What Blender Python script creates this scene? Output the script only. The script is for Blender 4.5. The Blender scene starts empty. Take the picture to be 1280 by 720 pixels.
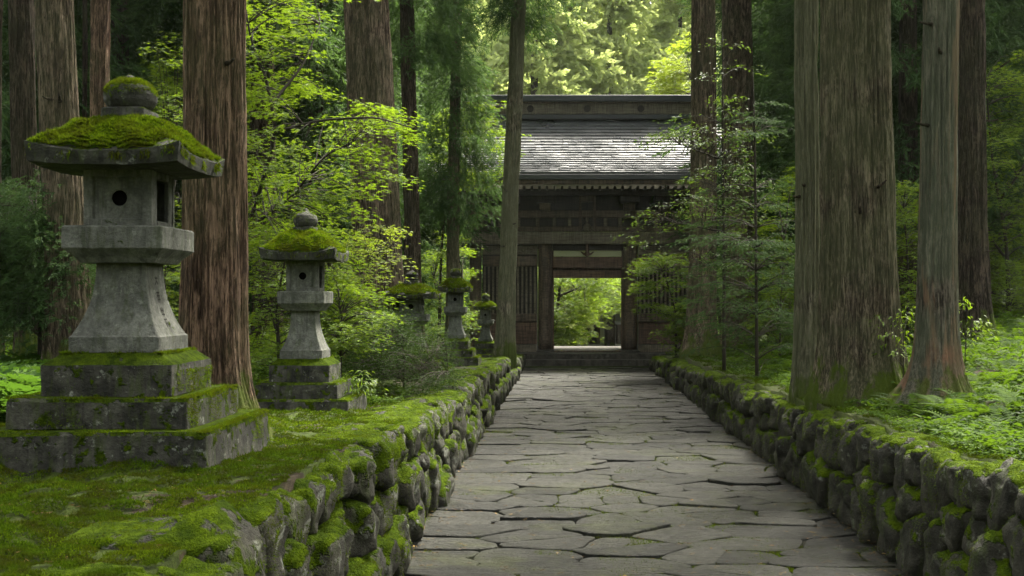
import bpy, math, random
import numpy as np
C = bpy.context.scene.collection
rng = np.random.default_rng(7)
random.seed(7)
R = math.radians

# ------------------------------------------------------------------ camera, sky, sun, exposure
F, VX, VY, CH = 1450.0, 707.0, 376.0, 1.9
cam_d = bpy.data.cameras.new('camera'); cam = bpy.data.objects.new('camera', cam_d); C.objects.link(cam)
cam.location = (0, 0, CH); cam.rotation_euler = (R(90), 0, 0)
cam_d.sensor_width = 36; cam_d.lens = 36 * F / 1280
cam_d.shift_x = (640 - VX) / 1280; cam_d.shift_y = (VY - 360) / 1280
cam_d.clip_end = 900; cam_d.clip_start = 0.05
cam_d.dof.use_dof = True; cam_d.dof.focus_distance = 12.0; cam_d.dof.aperture_fstop = 9.0
bpy.context.scene.camera = cam

SUN_EL, SUN_AZ = 56.0, 30.0           # azimuth from +Y towards +X
w = bpy.data.worlds.new('World'); bpy.context.scene.world = w; w.use_nodes = True
nt = w.node_tree; sky = nt.nodes.new('ShaderNodeTexSky'); sky.sky_type = 'NISHITA'; sky.sun_disc = False
sky.sun_elevation = R(SUN_EL); sky.sun_rotation = R(SUN_AZ)
sky.air_density = 1.0; sky.dust_density = 5.0; sky.ozone_density = 1.0
bg = nt.nodes['Background']; bg.inputs['Strength'].default_value = 0.15
hs = nt.nodes.new('ShaderNodeHueSaturation'); hs.inputs['Saturation'].default_value = .35     # thin white overcast
wm = nt.nodes.new('ShaderNodeMix'); wm.data_type = 'RGBA'; wm.blend_type = 'MULTIPLY'; wm.inputs[0].default_value = 1; wm.inputs[7].default_value = (1.0, .96, .84, 1)
nt.links.new(sky.outputs[0], hs.inputs['Color']); nt.links.new(hs.outputs[0], wm.inputs[6]); nt.links.new(wm.outputs[2], bg.inputs[0])
sl = bpy.data.lights.new('sun', 'SUN'); sl.energy = 4.0; sl.angle = R(16); sl.color = (1, .95, .84)
so = bpy.data.objects.new('sun', sl); C.objects.link(so)
so.rotation_euler = (R(90 - SUN_EL), 0, R(180 - SUN_AZ)); so.location = (0, 0, 40)
# lamp shines along its local -Z: direction to sun = +Y-ish and up
sc = bpy.context.scene
sc.view_settings.view_transform = 'Standard'; sc.view_settings.look = 'None'
sc.view_settings.gamma = 1; sc.view_settings.use_curve_mapping = False
sc.view_settings.exposure = 2.6
sc.cycles.max_bounces = 7; sc.cycles.diffuse_bounces = 4; sc.cycles.glossy_bounces = 2
sc.cycles.transmission_bounces = 3; sc.cycles.transparent_max_bounces = 4; sc.cycles.volume_bounces = 0
sc.cycles.use_denoising = True; sc.cycles.caustics_reflective = False; sc.cycles.caustics_refractive = False
sc.cycles.sample_clamp_indirect = 4.0

# ------------------------------------------------------------------ helpers
def PX(px, d): return (px - VX) * d / F
def PZ(py, d): return CH + (VY - py) * d / F
def P(px, py, d): return np.array([PX(px, d), d, PZ(py, d)])

def _h(i, j, k, s):
    n = (i * 374761393 + j * 668265263 + k * 2147483647 + s * 974711) & 0xffffffff
    n = ((n ^ (n >> 13)) * 1274126177) & 0xffffffff
    return ((n ^ (n >> 16)) & 0xffff) / 65535.0
def vn(p, s=0):
    """value noise 0..1, p (n,3)"""
    p = np.asarray(p, float); f = np.floor(p).astype(np.int64); t = p - f; t = t * t * (3 - 2 * t)
    i, j, k = f[:, 0], f[:, 1], f[:, 2]; a, b, c = t[:, 0], t[:, 1], t[:, 2]
    def g(x, y, z): return _h(i + x, j + y, k + z, s)
    x00 = g(0,0,0)*(1-a)+g(1,0,0)*a; x10 = g(0,1,0)*(1-a)+g(1,1,0)*a
    x01 = g(0,0,1)*(1-a)+g(1,0,1)*a; x11 = g(0,1,1)*(1-a)+g(1,1,1)*a
    return (x00*(1-b)+x10*b)*(1-c)+(x01*(1-b)+x11*b)*c
def fbm(p, s=0, o=3):
    r = 0; a = .5; p = np.asarray(p, float)
    for q in range(o): r = r + a * vn(p, s + q); p = p * 2.03; a *= .5
    return r / (1 - .5 ** o)

def mesh(name, V, Fc, mat, smooth=False, tint=None, mats=None, midx=None):
    """V (n,3); Fc list of arrays of faces, each (m,k), or a list of tuples"""
    me = bpy.data.meshes.new(name); V = np.asarray(V, dtype=np.float32)
    if isinstance(Fc, np.ndarray): Fc = [Fc]
    if len(Fc) and not isinstance(Fc[0], np.ndarray):
        tot = np.array([len(f) for f in Fc]); idx = np.concatenate([np.asarray(f) for f in Fc])
    else:
        Fc = [f for f in Fc if len(f)]
        tot = np.concatenate([np.full(len(f), f.shape[1]) for f in Fc]); idx = np.concatenate([f.ravel() for f in Fc])
    me.vertices.add(len(V)); me.vertices.foreach_set('co', V.ravel())
    me.loops.add(len(idx)); me.loops.foreach_set('vertex_index', idx.astype(np.int32))
    me.polygons.add(len(tot)); st = np.concatenate([[0], np.cumsum(tot)[:-1]])
    me.polygons.foreach_set('loop_start', st.astype(np.int32)); me.polygons.foreach_set('loop_total', tot.astype(np.int32))
    me.polygons.foreach_set('use_smooth', np.full(len(tot), bool(smooth)))
    if tint is not None:
        at = me.attributes.new('tint', 'FLOAT', 'POINT'); at.data.foreach_set('value', np.asarray(tint, np.float32))
    for m in (mats or [mat]): me.materials.append(m)
    if midx is not None: me.polygons.foreach_set('material_index', np.asarray(midx, np.int32))
    me.update(); me.validate()
    return me
def obj(name, me, parent=None, loc=None):
    o = bpy.data.objects.new(name, me); C.objects.link(o)
    if parent is not None: o.parent = parent
    if loc is not None: o.location = loc
    return o
def thing(name, label, cat, loc=(0, 0, 0), group=None, rotz=0):
    o = bpy.data.objects.new(name, None); C.objects.link(o); o.location = loc; o.rotation_euler = (0, 0, rotz)
    o['label'] = label; o['category'] = cat; o.empty_display_size = .2
    if group: o['group'] = group
    return o
class MB:
    """mesh collector"""
    def __init__(s): s.V = []; s.F = []; s.n = 0
    def add(s, V, Fc):
        V = np.asarray(V, float)
        if isinstance(Fc, np.ndarray): Fc = [Fc]
        for f in Fc: s.F.append(np.asarray(f) + s.n)
        s.V.append(V); s.n += len(V); return s
    def box(s, x0, x1, y0, y1, z0, z1, bev=.006):
        b = min(bev, (x1-x0)*.3, (y1-y0)*.3, (z1-z0)*.3)
        # bevelled box from three slabs' hull: 24 verts
        V = []
        for sx in (0, 1):
            for sy in (0, 1):
                for sz in (0, 1):
                    X = (x0, x1)[sx]; Y = (y0, y1)[sy]; Z = (z0, z1)[sz]
                    ix = X + (b if sx == 0 else -b); iy = Y + (b if sy == 0 else -b); iz = Z + (b if sz == 0 else -b)
                    V += [(X, iy, iz), (ix, Y, iz), (ix, iy, Z)]
        def v(sx, sy, sz, a): return ((sx*2+sy)*2+sz)*3+a
        q = []
        for s_ in (0, 1):
            f = [v(s_,0,0,0), v(s_,1,0,0), v(s_,1,1,0), v(s_,0,1,0)]; q.append(f if s_ else f[::-1])
            f = [v(0,s_,0,1), v(0,s_,1,1), v(1,s_,1,1), v(1,s_,0,1)]; q.append(f if s_ else f[::-1])
            f = [v(0,0,s_,2), v(1,0,s_,2), v(1,1,s_,2), v(0,1,s_,2)]; q.append(f if s_ else f[::-1])
        for a in (0, 1):
            for c in (0, 1):
                f = [v(a,c,0,0), v(a,c,1,0), v(a,c,1,1), v(a,c,0,1)]; q.append(f if (a != c) else f[::-1])
                f = [v(0,a,c,1), v(1,a,c,1), v(1,a,c,2), v(0,a,c,2)]; q.append(f if (a == c) else f[::-1])
                f = [v(a,0,c,0), v(a,1,c,0), v(a,1,c,2), v(a,0,c,2)]; q.append(f if (a != c) else f[::-1])
        t = []
        for a in (0,1):
            for c in (0,1):
                for e in (0,1):
                    t.append([v(a,c,e,0), v(a,c,e,1), v(a,c,e,2)])
        return s.add(V, [np.array(q), np.array(t)])
    def tube(s, pts, rad, n=8, cap=True):
        pts = np.asarray(pts, float); m = len(pts); rad = np.broadcast_to(rad, (m,))
        T = np.gradient(pts, axis=0); T /= np.linalg.norm(T, axis=1)[:, None] + 1e-9
        ref = np.where(np.abs(T[:, 2:3]) > .9, np.array([[1., 0, 0]]), np.array([[0., 0, 1]]))
        A = np.cross(T, ref); A /= np.linalg.norm(A, axis=1)[:, None] + 1e-9; B = np.cross(T, A)
        th = np.linspace(0, 2*np.pi, n, endpoint=False)
        V = pts[:, None] + rad[:, None, None] * (np.cos(th)[None, :, None]*A[:, None] + np.sin(th)[None, :, None]*B[:, None])
        V = V.reshape(-1, 3); q = []
        i = np.arange(m-1)[:, None]*n; j = np.arange(n)[None]
        q = np.stack([i+j, i+(j+1) % n, i+n+(j+1) % n, i+n+j], -1).reshape(-1, 4)
        f = [q]
        if cap: f += [np.arange(n)[::-1][None], (np.arange(n)+(m-1)*n)[None]]
        return s.add(V, f)
    def build(s, name, mat, parent=None, smooth=False, tint=None, rel=None, wear=0, wf=6):
        V = np.concatenate(s.V)
        if wear: V = V + (np.stack([fbm(V*wf, 31), fbm(V*wf, 57), fbm(V*wf, 83)], -1) - .5) * wear
        if rel is not None: V = V - np.asarray(rel)
        return obj(name, mesh(name, V, s.F_(), mat, smooth, tint), parent)
    def F_(s):
        by = {}
        for f in s.F: by.setdefault(f.shape[1], []).append(f)
        return [np.concatenate(v) for v in by.values()]

# ------------------------------------------------------------------ materials
class NB:
    def __init__(s, name):
        s.m = bpy.data.materials.new(name); s.m.use_nodes = True; s.t = s.m.node_tree; s.t.nodes.clear()
        s.out = s.n('ShaderNodeOutputMaterial')
    def n(s, kind, **k):
        x = s.t.nodes.new(kind)
        for a, b in k.items():
            if a.startswith('i_'): s.set(x, a[2:].replace('_', ' '), b)
            elif a.startswith('n') and a[1:].isdigit(): s.set(x, int(a[1:]), b)
            else: setattr(x, a, b)
        return x
    def set(s, x, key, b):
        if isinstance(b, bpy.types.NodeSocket): s.t.links.new(b, x.inputs[key])
        else: x.inputs[key].default_value = b
    def mix(s, f, a, b, blend='MIX'):
        x = s.n('ShaderNodeMix', data_type='RGBA', blend_type=blend); s.set(x, 0, f)
        for k, v in ((6, a), (7, b)):
            s.set(x, k, v if isinstance(v, bpy.types.NodeSocket) else (*v, 1))
        return x.outputs[2]
    def math(s, op, a, b=0.0, clamp=False, c=None):
        x = s.n('ShaderNodeMath', operation=op, use_clamp=clamp); s.set(x, 0, a); s.set(x, 1, b)
        if c is not None: s.set(x, 2, c)
        return x.outputs[0]
    def ramp(s, v, lo, hi, a=0.0, b=1.0):
        x = s.n('ShaderNodeMapRange', interpolation_type='SMOOTHSTEP'); s.set(x, 0, v); s.set(x, 1, lo); s.set(x, 2, hi); s.set(x, 3, a); s.set(x, 4, b)
        return x.outputs[0]
    def co(s, scale=(1, 1, 1), gen='Object'):
        t = s.n('ShaderNodeTexCoord') if not hasattr(s, 'tc') else s.tc; s.tc = t
        mp = s.n('ShaderNodeMapping'); s.t.links.new(t.outputs[gen], mp.inputs[0]); mp.inputs['Scale'].default_value = scale
        return mp.outputs[0]
    def noise(s, scale, detail=4, rough=.55, vec=None, dist=0):
        x = s.n('ShaderNodeTexNoise'); x.inputs['Scale'].default_value = scale; x.inputs['Detail'].default_value = detail
        x.inputs['Roughness'].default_value = rough; x.inputs['Distortion'].default_value = dist
        s.t.links.new(vec if vec is not None else s.co(), x.inputs['Vector']); return x.outputs[0]
    def voro(s, scale, vec=None, feat='F1'):
        x = s.n('ShaderNodeTexVoronoi', feature=feat); x.inputs['Scale'].default_value = scale
        s.t.links.new(vec if vec is not None else s.co(), x.inputs['Vector']); return x
    def bump(s, h, strength=.5, dist=.02, nrm=None):
        x = s.n('ShaderNodeBump'); s.set(x, 'Height', h); s.set(x, 'Strength', strength); s.set(x, 'Distance', dist)
        if nrm is not None: s.set(x, 'Normal', nrm)
        return x.outputs[0]
    def pbr(s, col, rough=.8, spec=.3, nrm=None):
        x = s.n('ShaderNodeBsdfPrincipled'); s.set(x, 'Base Color', col if isinstance(col, bpy.types.NodeSocket) else (*col, 1))
        s.set(x, 'Roughness', rough); s.set(x, 'Specular IOR Level', spec)
        if nrm is not None: s.set(x, 'Normal', nrm)
        return x.outputs[0]
    def done(s, sh): s.t.links.new(sh, s.out.inputs[0]); return s.m
    def nz(s):
        g = s.n('ShaderNodeNewGeometry'); x = s.n('ShaderNodeSeparateXYZ'); s.t.links.new(g.outputs['Normal'], x.inputs[0]); return x.outputs[2]

def leaf_mat(name, a, b, c=None, trans=.45, rough=.45, spec=.35, tboost=1.6, nsc=.9):
    s = NB(name); t = s.n('ShaderNodeAttribute', attribute_name='tint').outputs['Fac']
    col = s.mix(t, a, b)
    n = s.noise(nsc, 3)
    col = s.mix(s.ramp(n, .38, .62), col, c or tuple(v*.72 for v in a))
    d = s.pbr(col, rough, spec)
    tr = s.n('ShaderNodeBsdfTranslucent')
    tc = s.mix(.5, col, (min(1, b[0]*tboost), min(1, b[1]*tboost), b[2]))
    s.t.links.new(tc, tr.inputs[0])
    mx = s.n('ShaderNodeMixShader'); mx.inputs[0].default_value = trans
    s.t.links.new(d, mx.inputs[1]); s.t.links.new(tr.outputs[0], mx.inputs[2])
    return s.done(mx.outputs[0])
def stone_mat(name, dark, light, moss=.5, lichen=.3, mossz=.45, wet=.75, mc=((.022,.042,.002), (.085,.130,.004)), sc_=1.0):
    """moss: share of upward faces covered, lichen: pale blotches"""
    s = NB(name)
    n1 = s.noise(3.1*sc_, 5, .62); n2 = s.noise(23*sc_, 5, .65); n3 = s.noise(1.3*sc_, 3)
    col = s.mix(s.ramp(n1, .32, .68), dark, light)
    col = s.mix(s.math('MULTIPLY', s.ramp(n2, .35, .75), .45), col, tuple(v*.35 for v in dark))
    lm = s.math('MULTIPLY', s.ramp(s.noise(7.3*sc_, 6, .7), .58, .66), lichen)
    col = s.mix(lm, col, (.30, .32, .27))
    drip = s.math('MULTIPLY', s.ramp(s.noise(1, 5, .65, s.co((9*sc_, 9*sc_, .9*sc_))), .50, .66), .6)
    col = s.mix(drip, col, tuple(v*.5 for v in dark))
    # green film, streaked down the face
    st = s.noise(6.5*sc_, 5, .65, s.co((1.6, 1.6, .35)))
    film = s.math('MULTIPLY', s.ramp(st, .50, .66), min(1, moss*1.2))
    col = s.mix(film, col, (.040, .055, .010))
    mm = s.math('ADD', s.math('MULTIPLY', s.nz(), mossz), s.math('MULTIPLY', s.math('SUBTRACT', s.noise(5.2*sc_, 5, .65), .5), 2.2))
    mm = s.math('ADD', mm, moss - .62)
    mask = s.ramp(mm, .10, .24)
    mcol = s.mix(s.ramp(s.noise(9*sc_, 4, .7), .3, .7), mc[0], mc[1])
    mcol = s.mix(s.math('MULTIPLY', s.ramp(s.noise(60*sc_, 3, .7), .4, .7), .5), mcol, (.02, .035, .004))
    col = s.mix(mask, col, mcol)
    h = s.math('ADD', s.math('MULTIPLY', n2, .5), s.math('MULTIPLY', n1, 1.0))
    h = s.math('ADD', s.math('ADD', h, s.math('MULTIPLY', s.noise(70*sc_, 4, .7), .35)), s.math('MULTIPLY', s.math('MULTIPLY', mask, s.noise(55*sc_, 3, .7)), 1.5))
    rough = s.n('ShaderNodeMix', data_type='FLOAT'); s.set(rough, 0, mask); rough.inputs[2].default_value = wet; rough.inputs[3].default_value = .95
    return s.done(s.pbr(col, rough.outputs[0], s.ramp(mask, 0, 1, .25, .04), s.bump(h, 1, .035)))
def bark_mat(name, dark, light, green=.3, gcol=(.08, .095, .04), mossbase=.8, red=None):
    s = NB(name)
    v = s.co((55, 55, 2.4)); n1 = s.noise(1, 5, .68, v, .9); nb = s.noise(1, 5, .72, s.co((11, 11, 3.2)), .6)
    n2 = s.noise(1, 6, .7, s.co((9, 9, .45)), .3); n3 = s.noise(1.3, 4, .6)
    n5 = s.noise(1, 4, .7, s.co((85, 85, 7)))
    n6 = s.noise(1, 5, .7, s.co((26, 26, 1.6)), 1.1)
    col = s.mix(s.ramp(s.math('ADD', s.math('MULTIPLY', n1, .5), s.math('MULTIPLY', n6, .5)), .43, .57), dark, light)
    col = s.mix(s.math('MULTIPLY', s.ramp(n2, .52, .62), .4), col, tuple(min(1, x*1.6) for x in light))
    col = s.mix(s.math('MULTIPLY', s.ramp(n5, .46, .56), .85), col, tuple(x*.3 for x in dark))
    col = s.mix(s.math('MULTIPLY', s.ramp(s.noise(2.2, 4, .7, s.co((1, 1, .35))), .45, .65), .45), col, tuple(x*.7 for x in dark))
    col = s.mix(s.math('MULTIPLY', s.ramp(nb, .50, .62), .55), col, tuple(x*.55 for x in dark)); col = s.mix(s.math('MULTIPLY', s.ramp(nb, .47, .36), .45), col, tuple(min(1, x*1.35) for x in light))
    if red: col = s.mix(s.ramp(s.noise(1, 4, .6, s.co((3.2, 3.2, .35)), .5), .47, .56), col, red)
    col = s.mix(s.math('MULTIPLY', s.ramp(s.math('ADD', n3, s.math('MULTIPLY', n1, .35)), .62-.25*green, .85-.25*green), green), col, gcol)
    z = s.n('ShaderNodeSeparateXYZ'); s.t.links.new(s.co(), z.inputs[0])
    low = s.math('ADD', s.ramp(z.outputs[2], -.2, 1.1, .62, -.15), s.math('MULTIPLY', s.math('SUBTRACT', s.noise(3.5, 5, .7, s.co((1, 1, .6))), .5), 1.9))
    col = s.mix(s.math('MULTIPLY', s.ramp(low, .3, .52), mossbase), col, (.075, .11, .012))
    h = s.math('ADD', n1, s.math('MULTIPLY', n5, .35)); h = s.math('ADD', h, s.math('ADD', s.math('MULTIPLY', n2, .5), nb))
    return s.done(s.pbr(col, .92, .1, s.bump(h, 1, .07)))
def wood_mat(name, dark, light, spec=.3, rough=.6):
    s = NB(name); n = s.noise(1, 6, .65, s.co((3, 30, 30))); n2 = s.noise(1, 5, .65, s.co((26, 26, 2)));
    m = s.math('MULTIPLY', s.math('ADD', n, n2), .5)
    col = s.mix(s.ramp(m, .38, .62), dark, light); col = s.mix(s.math('MULTIPLY', s.ramp(s.noise(1.1, 4), .4, .7), .45), col, tuple(x*.5 for x in dark))
    return s.done(s.pbr(col, rough, spec, s.bump(m, .5, .01)))

M = {}
M['moss_ground'] = None
def ground_mat():
    s = NB('moss and soil'); n = s.noise(1.1, 5, .6); n2 = s.noise(14, 5, .7); n3 = s.noise(90, 3, .7)
    col = s.mix(s.ramp(n2, .3, .7), (.012, .018, .003), (.04, .06, .006))
    soil = s.mix(s.ramp(s.noise(30, 5, .7), .35, .65), (.014, .011, .007), (.045, .034, .020))
    # bare patches
    col = s.mix(s.ramp(s.math('ADD', n, s.math('MULTIPLY', n2, .3)), .70, .76), col, soil)
    g = s.n('ShaderNodeSeparateXYZ'); s.t.links.new(s.co(), g.inputs[0])
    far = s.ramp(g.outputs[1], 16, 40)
    right = s.ramp(g.outputs[0], 2.2, 3.2, 0, .8)
    col = s.mix(right, col, s.mix(s.ramp(n, .45, .6), (.03, .04, .008), soil))
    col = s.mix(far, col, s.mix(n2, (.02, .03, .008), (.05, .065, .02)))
    court = s.math('MULTIPLY', s.ramp(g.outputs[1], 39, 42), s.ramp(s.math('ABSOLUTE', g.outputs[0]), 9, 7))
    court = s.math('MULTIPLY', court, s.ramp(g.outputs[1], 84, 80))
    col = s.mix(court, col, (.33, .30, .25))
    h = s.math('ADD', s.math('MULTIPLY', n2, .8), s.math('MULTIPLY', n3, .3))
    return s.done(s.pbr(col, .95, .15, s.bump(h, .9, .04)))
M['ground'] = ground_mat()
def path_mat():
    s = NB('worn paving stone')
    n1 = s.noise(1.7, 5, .6); n2 = s.noise(16, 6, .7); n3 = s.noise(1, 5, .7, s.co((6, 22, 6)))
    t = s.n('ShaderNodeAttribute', attribute_name='tint').outputs['Fac']
    col = s.mix(s.ramp(t, 0, 1), (.004, .0045, .0035), (.034, .034, .027))
    col = s.mix(s.math('MULTIPLY', s.ramp(n1, .42, .68), .28), col, (.042, .041, .033))
    col = s.mix(s.math('MULTIPLY', s.ramp(n2, .42, .58), .7), col, (.017, .018, .014))
    col = s.mix(s.math('MULTIPLY', s.ramp(s.noise(.8, 5, .75), .50, .66), .65), col, (.034, .040, .012))
    n7 = s.noise(48, 5, .75); col = s.mix(s.math('MULTIPLY', s.ramp(n7, .46, .60), .55), col, (.010, .010, .008)); col = s.mix(s.math('MULTIPLY', s.ramp(n7, .44, .34), .45), col, (.055, .054, .044))
    h = s.math('ADD', s.math('ADD', s.math('MULTIPLY', n2, .5), s.math('MULTIPLY', n7, .25)), s.math('MULTIPLY', n3, .8)); h = s.math('ADD', h, s.math('MULTIPLY', s.noise(3.5, 4, .6), 1.4))
    return s.done(s.pbr(col, s.ramp(n1, .38, .62, .36, .66), .13, s.bump(h, 1, .045)))
M['path'] = path_mat()
s = NB('joint moss and soil'); n = s.noise(9, 5, .7)
jc = s.mix(s.ramp(s.noise(1.6, 5, .7), .47, .6), (.012, .011, .006), (.06, .08, .008))
M['joint'] = s.done(s.pbr(s.mix(s.ramp(n, .4, .62), (.012, .012, .008), jc), .95, .1, s.bump(s.noise(70, 3), .8, .02)))
M['wall_stone'] = stone_mat('mossy wall stone', (.010, .010, .006), (.055, .052, .036), moss=.50, lichen=.4, mossz=.55)
M['lantern'] = stone_mat('grey granite', (.075, .079, .066), (.175, .178, .155), moss=.34, lichen=.4, mossz=.1, sc_=2.2)
M['lantern_roof'] = stone_mat('dark weathered granite', (.016, .017, .012), (.065, .066, .052), moss=.50, lichen=.4, mossz=.3, sc_=2)
M['lantern_base'] = stone_mat('blackened mossy granite', (.014, .014, .011), (.085, .083, .066), moss=.58, lichen=.6, mossz=.7, sc_=2)
M['lantern_far'] = stone_mat('dark green granite', (.06, .066, .055), (.14, .15, .125), moss=.25, lichen=.2, mossz=.4, sc_=2)
M['ink'] = NB('worn dark letters'); M['ink'] = M['ink'].done(M['ink'].pbr((.03, .03, .025), .9, .1))
M['hollow_shade'] = NB('painted hollow shade'); M['hollow_shade'] = M['hollow_shade'].done(M['hollow_shade'].pbr((.006, .006, .005), .95, .05))  # shade inside the lantern fire box, given as a near-black colour
M['moss'] = leaf_mat('bright cushion moss', (.024, .050, .003), (.115, .175, .006), (.045, .048, .005), .3, .9, .03, nsc=7)
M['moss_dark'] = leaf_mat('deep green moss', (.012, .030, .002), (.065, .110, .005), (.028, .030, .004), .28, .9, .03, nsc=5)
M['maple'] = leaf_mat('maple leaf', (.060, .115, .007), (.14, .21, .012), (.034, .072, .007), .5, .5, .15)
M['maple_y'] = leaf_mat('yellow green leaf', (.13, .19, .015), (.22, .28, .03), None, .5)
M['broad'] = leaf_mat('dark glossy leaf', (.014, .034, .006), (.045, .080, .014), (.016, .032, .006), .3, .6, .05)
M['under'] = leaf_mat('undergrowth leaf', (.028, .066, .005), (.078, .135, .009), (.022, .05, .005), .40, .6, .05, nsc=2.2)
M['fern'] = leaf_mat('fern leaf', (.022, .060, .007), (.055, .11, .012), (.015, .04, .006), .38, .6, .05)
M['cedar'] = leaf_mat('cedar needles', (.034, .072, .022), (.070, .125, .032), (.022, .052, .018), .38, .65, .12)
M['cedar_dark'] = leaf_mat('dark cedar needles', (.030, .064, .022), (.066, .115, .034), (.022, .048, .015), .34, .65, .10)
M['cedar_far'] = leaf_mat('far cedar needles with painted sunlight', (.22, .28, .10), (.42, .48, .22), (.27, .32, .15), .6, .7, .1)  # sunlight and pale haze are put into the needle colour
M['sapling'] = leaf_mat('sapling leaf', (.045, .10, .012), (.12, .19, .022), (.03, .065, .010), .42)
M['bark_red'] = bark_mat('red brown cedar bark', (.075, .048, .032), (.30, .195, .135), .25, (.10, .12, .045))
M['bark_brown'] = bark_mat('grey brown cedar bark', (.065, .048, .036), (.28, .21, .155), .35)
M['bark_green'] = bark_mat('grey green cedar bark', (.055, .043, .030), (.29, .235, .165), .5, (.10, .115, .055), 1.0)
M['bark_pale'] = bark_mat('pale green grey cedar bark', (.085, .076, .055), (.37, .33, .24), .7, (.15, .16, .09), .8)
M['bark_peel'] = bark_mat('peeling grey cedar bark', (.060, .050, .040), (.26, .215, .17), .6, (.12, .14, .09), .8, red=(.30, .165, .105))
M['bark_dark'] = bark_mat('dark cedar bark', (.032, .024, .018), (.12, .09, .068), .3, (.05, .06, .025))
s = NB('dark twig'); M['twig'] = s.done(s.pbr(s.mix(s.noise(20), (.012, .010, .007), (.04, .034, .022)), .85, .2))
M['wood'] = wood_mat('old dark timber', (.045, .032, .024), (.17, .122, .088))
M['wood_red'] = wood_mat('reddish timber', (.055, .031, .023), (.20, .120, .082))
M['wood_grey'] = wood_mat('weathered grey timber', (.08, .065, .048), (.24, .20, .15))
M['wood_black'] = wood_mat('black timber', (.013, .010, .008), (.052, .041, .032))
M['plaster'] = NB('pale plaster'); M['plaster'] = M['plaster'].done(M['plaster'].pbr((.55, .56, .38), .9, .1))
M['step'] = stone_mat('stone step', (.035, .032, .028), (.10, .09, .078), moss=.06, lichen=.15, mossz=.0)
def slate():
    s = NB('wet slate shingle'); t = s.n('ShaderNodeAttribute', attribute_name='tint').outputs['Fac']
    col = s.mix(t, (.028, .031, .036), (.09, .095, .105)); n = s.noise(7, 5, .7)
    col = s.mix(s.ramp(n, .5, .7, 0, .5), col, (.03, .028, .026))
    return s.done(s.pbr(col, s.ramp(s.noise(.55, 4, .6), .34, .64, .46, .27), .8, s.bump(s.noise(25, 4), .45, .012)))
M['slate'] = slate()
M['roof_metal'] = NB('dark roof metal'); M['roof_metal'] = M['roof_metal'].done(M['roof_metal'].pbr((.03, .035, .04), .35, .6))

# ------------------------------------------------------------------ terrain
def zl(y): return np.interp(y, [0, 6.8, 12, 22, 26, 30, 33, 40, 78, 95, 200], [.97, .97, .74, .68, .60, .45, .33, .25, -1.38, -1.3, 50])
def zr(y): return np.interp(y, [0, 6.3, 12.5, 22, 27, 32, 40, 78, 95, 200], [.92, .90, .79, .66, .62, .35, .25, -1.38, -1.3, 50])
def terr(x, y):
    x = np.asarray(x, float); y = np.asarray(y, float); x, y = np.broadcast_arrays(x, y)
    side = np.interp(y, [0, 30, 38, 200], [1, 1, .25, .25])
    L = zl(y) + side*(.05*np.maximum(0, -x-4.2)) + .22*np.maximum(0, -x-13)
    Rr = zr(y) + side*(.17*np.maximum(0, x-3.3)) + .12*np.maximum(0, x-13)
    t = np.clip((x+1)/3, 0, 1); z = L*(1-t)+Rr*t
    p = np.stack([x.ravel(), y.ravel(), np.zeros(x.size)], -1)
    lump = (fbm(p*1.7, 3, 4).reshape(x.shape)-.5)
    near = np.clip((-x-1.5)/.6, 0, 1)
    z = z + lump*np.where(x < 0, .20*near+.03, .12) + (fbm(p*.35, 9).reshape(x.shape)-.5)*.15*np.clip((np.abs(x-.6)-4)/4, 0, 1)
    z = z + (fbm(p*6.5, 5, 2).reshape(x.shape)-.5)*.05*np.where(x < 0, near, .6)
    trench = (x > -1.42) & (x < 2.64) & (y < 33.3)
    z = np.where((y >= 33.3) & (y < 39.9) & (np.abs(x-.7) < 5.2), np.minimum(z, .02), z)
    return np.where(trench, -.09, z)
def tz(x, y): return float(terr(np.array([x]), np.array([y]))[0])
xs = np.unique(np.round(np.concatenate([np.linspace(-140, -20, 22), np.linspace(-20, -6, 60), np.linspace(-6, -1.421, 130), [-1.419], np.linspace(-1.2, 2.3, 8), [2.639, 2.641], np.linspace(2.68, 8, 90), np.linspace(8, 20, 50), np.linspace(22, 140, 20)]), 4))
ys = np.unique(np.round(np.concatenate([[-30, -10, 0, 1, 2, 3], np.linspace(3.2, 14, 260), np.linspace(14, 33.29, 160), [33.31], np.linspace(34, 60, 40), np.linspace(62, 240, 40)]), 4))
gx_, gy_ = np.meshgrid(xs, ys); gz_ = terr(gx_, gy_)
nx, ny = len(xs), len(ys); i = np.arange(ny-1)[:, None]*nx; j = np.arange(nx-1)[None]
q = np.stack([i+j, i+j+1, i+nx+j+1, i+nx+j], -1).reshape(-1, 4)
g = obj('ground', mesh('ground', np.stack([gx_.ravel(), gy_.ravel(), gz_.ravel()], -1), q, M['ground'], True)); g['kind'] = 'structure'

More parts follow.
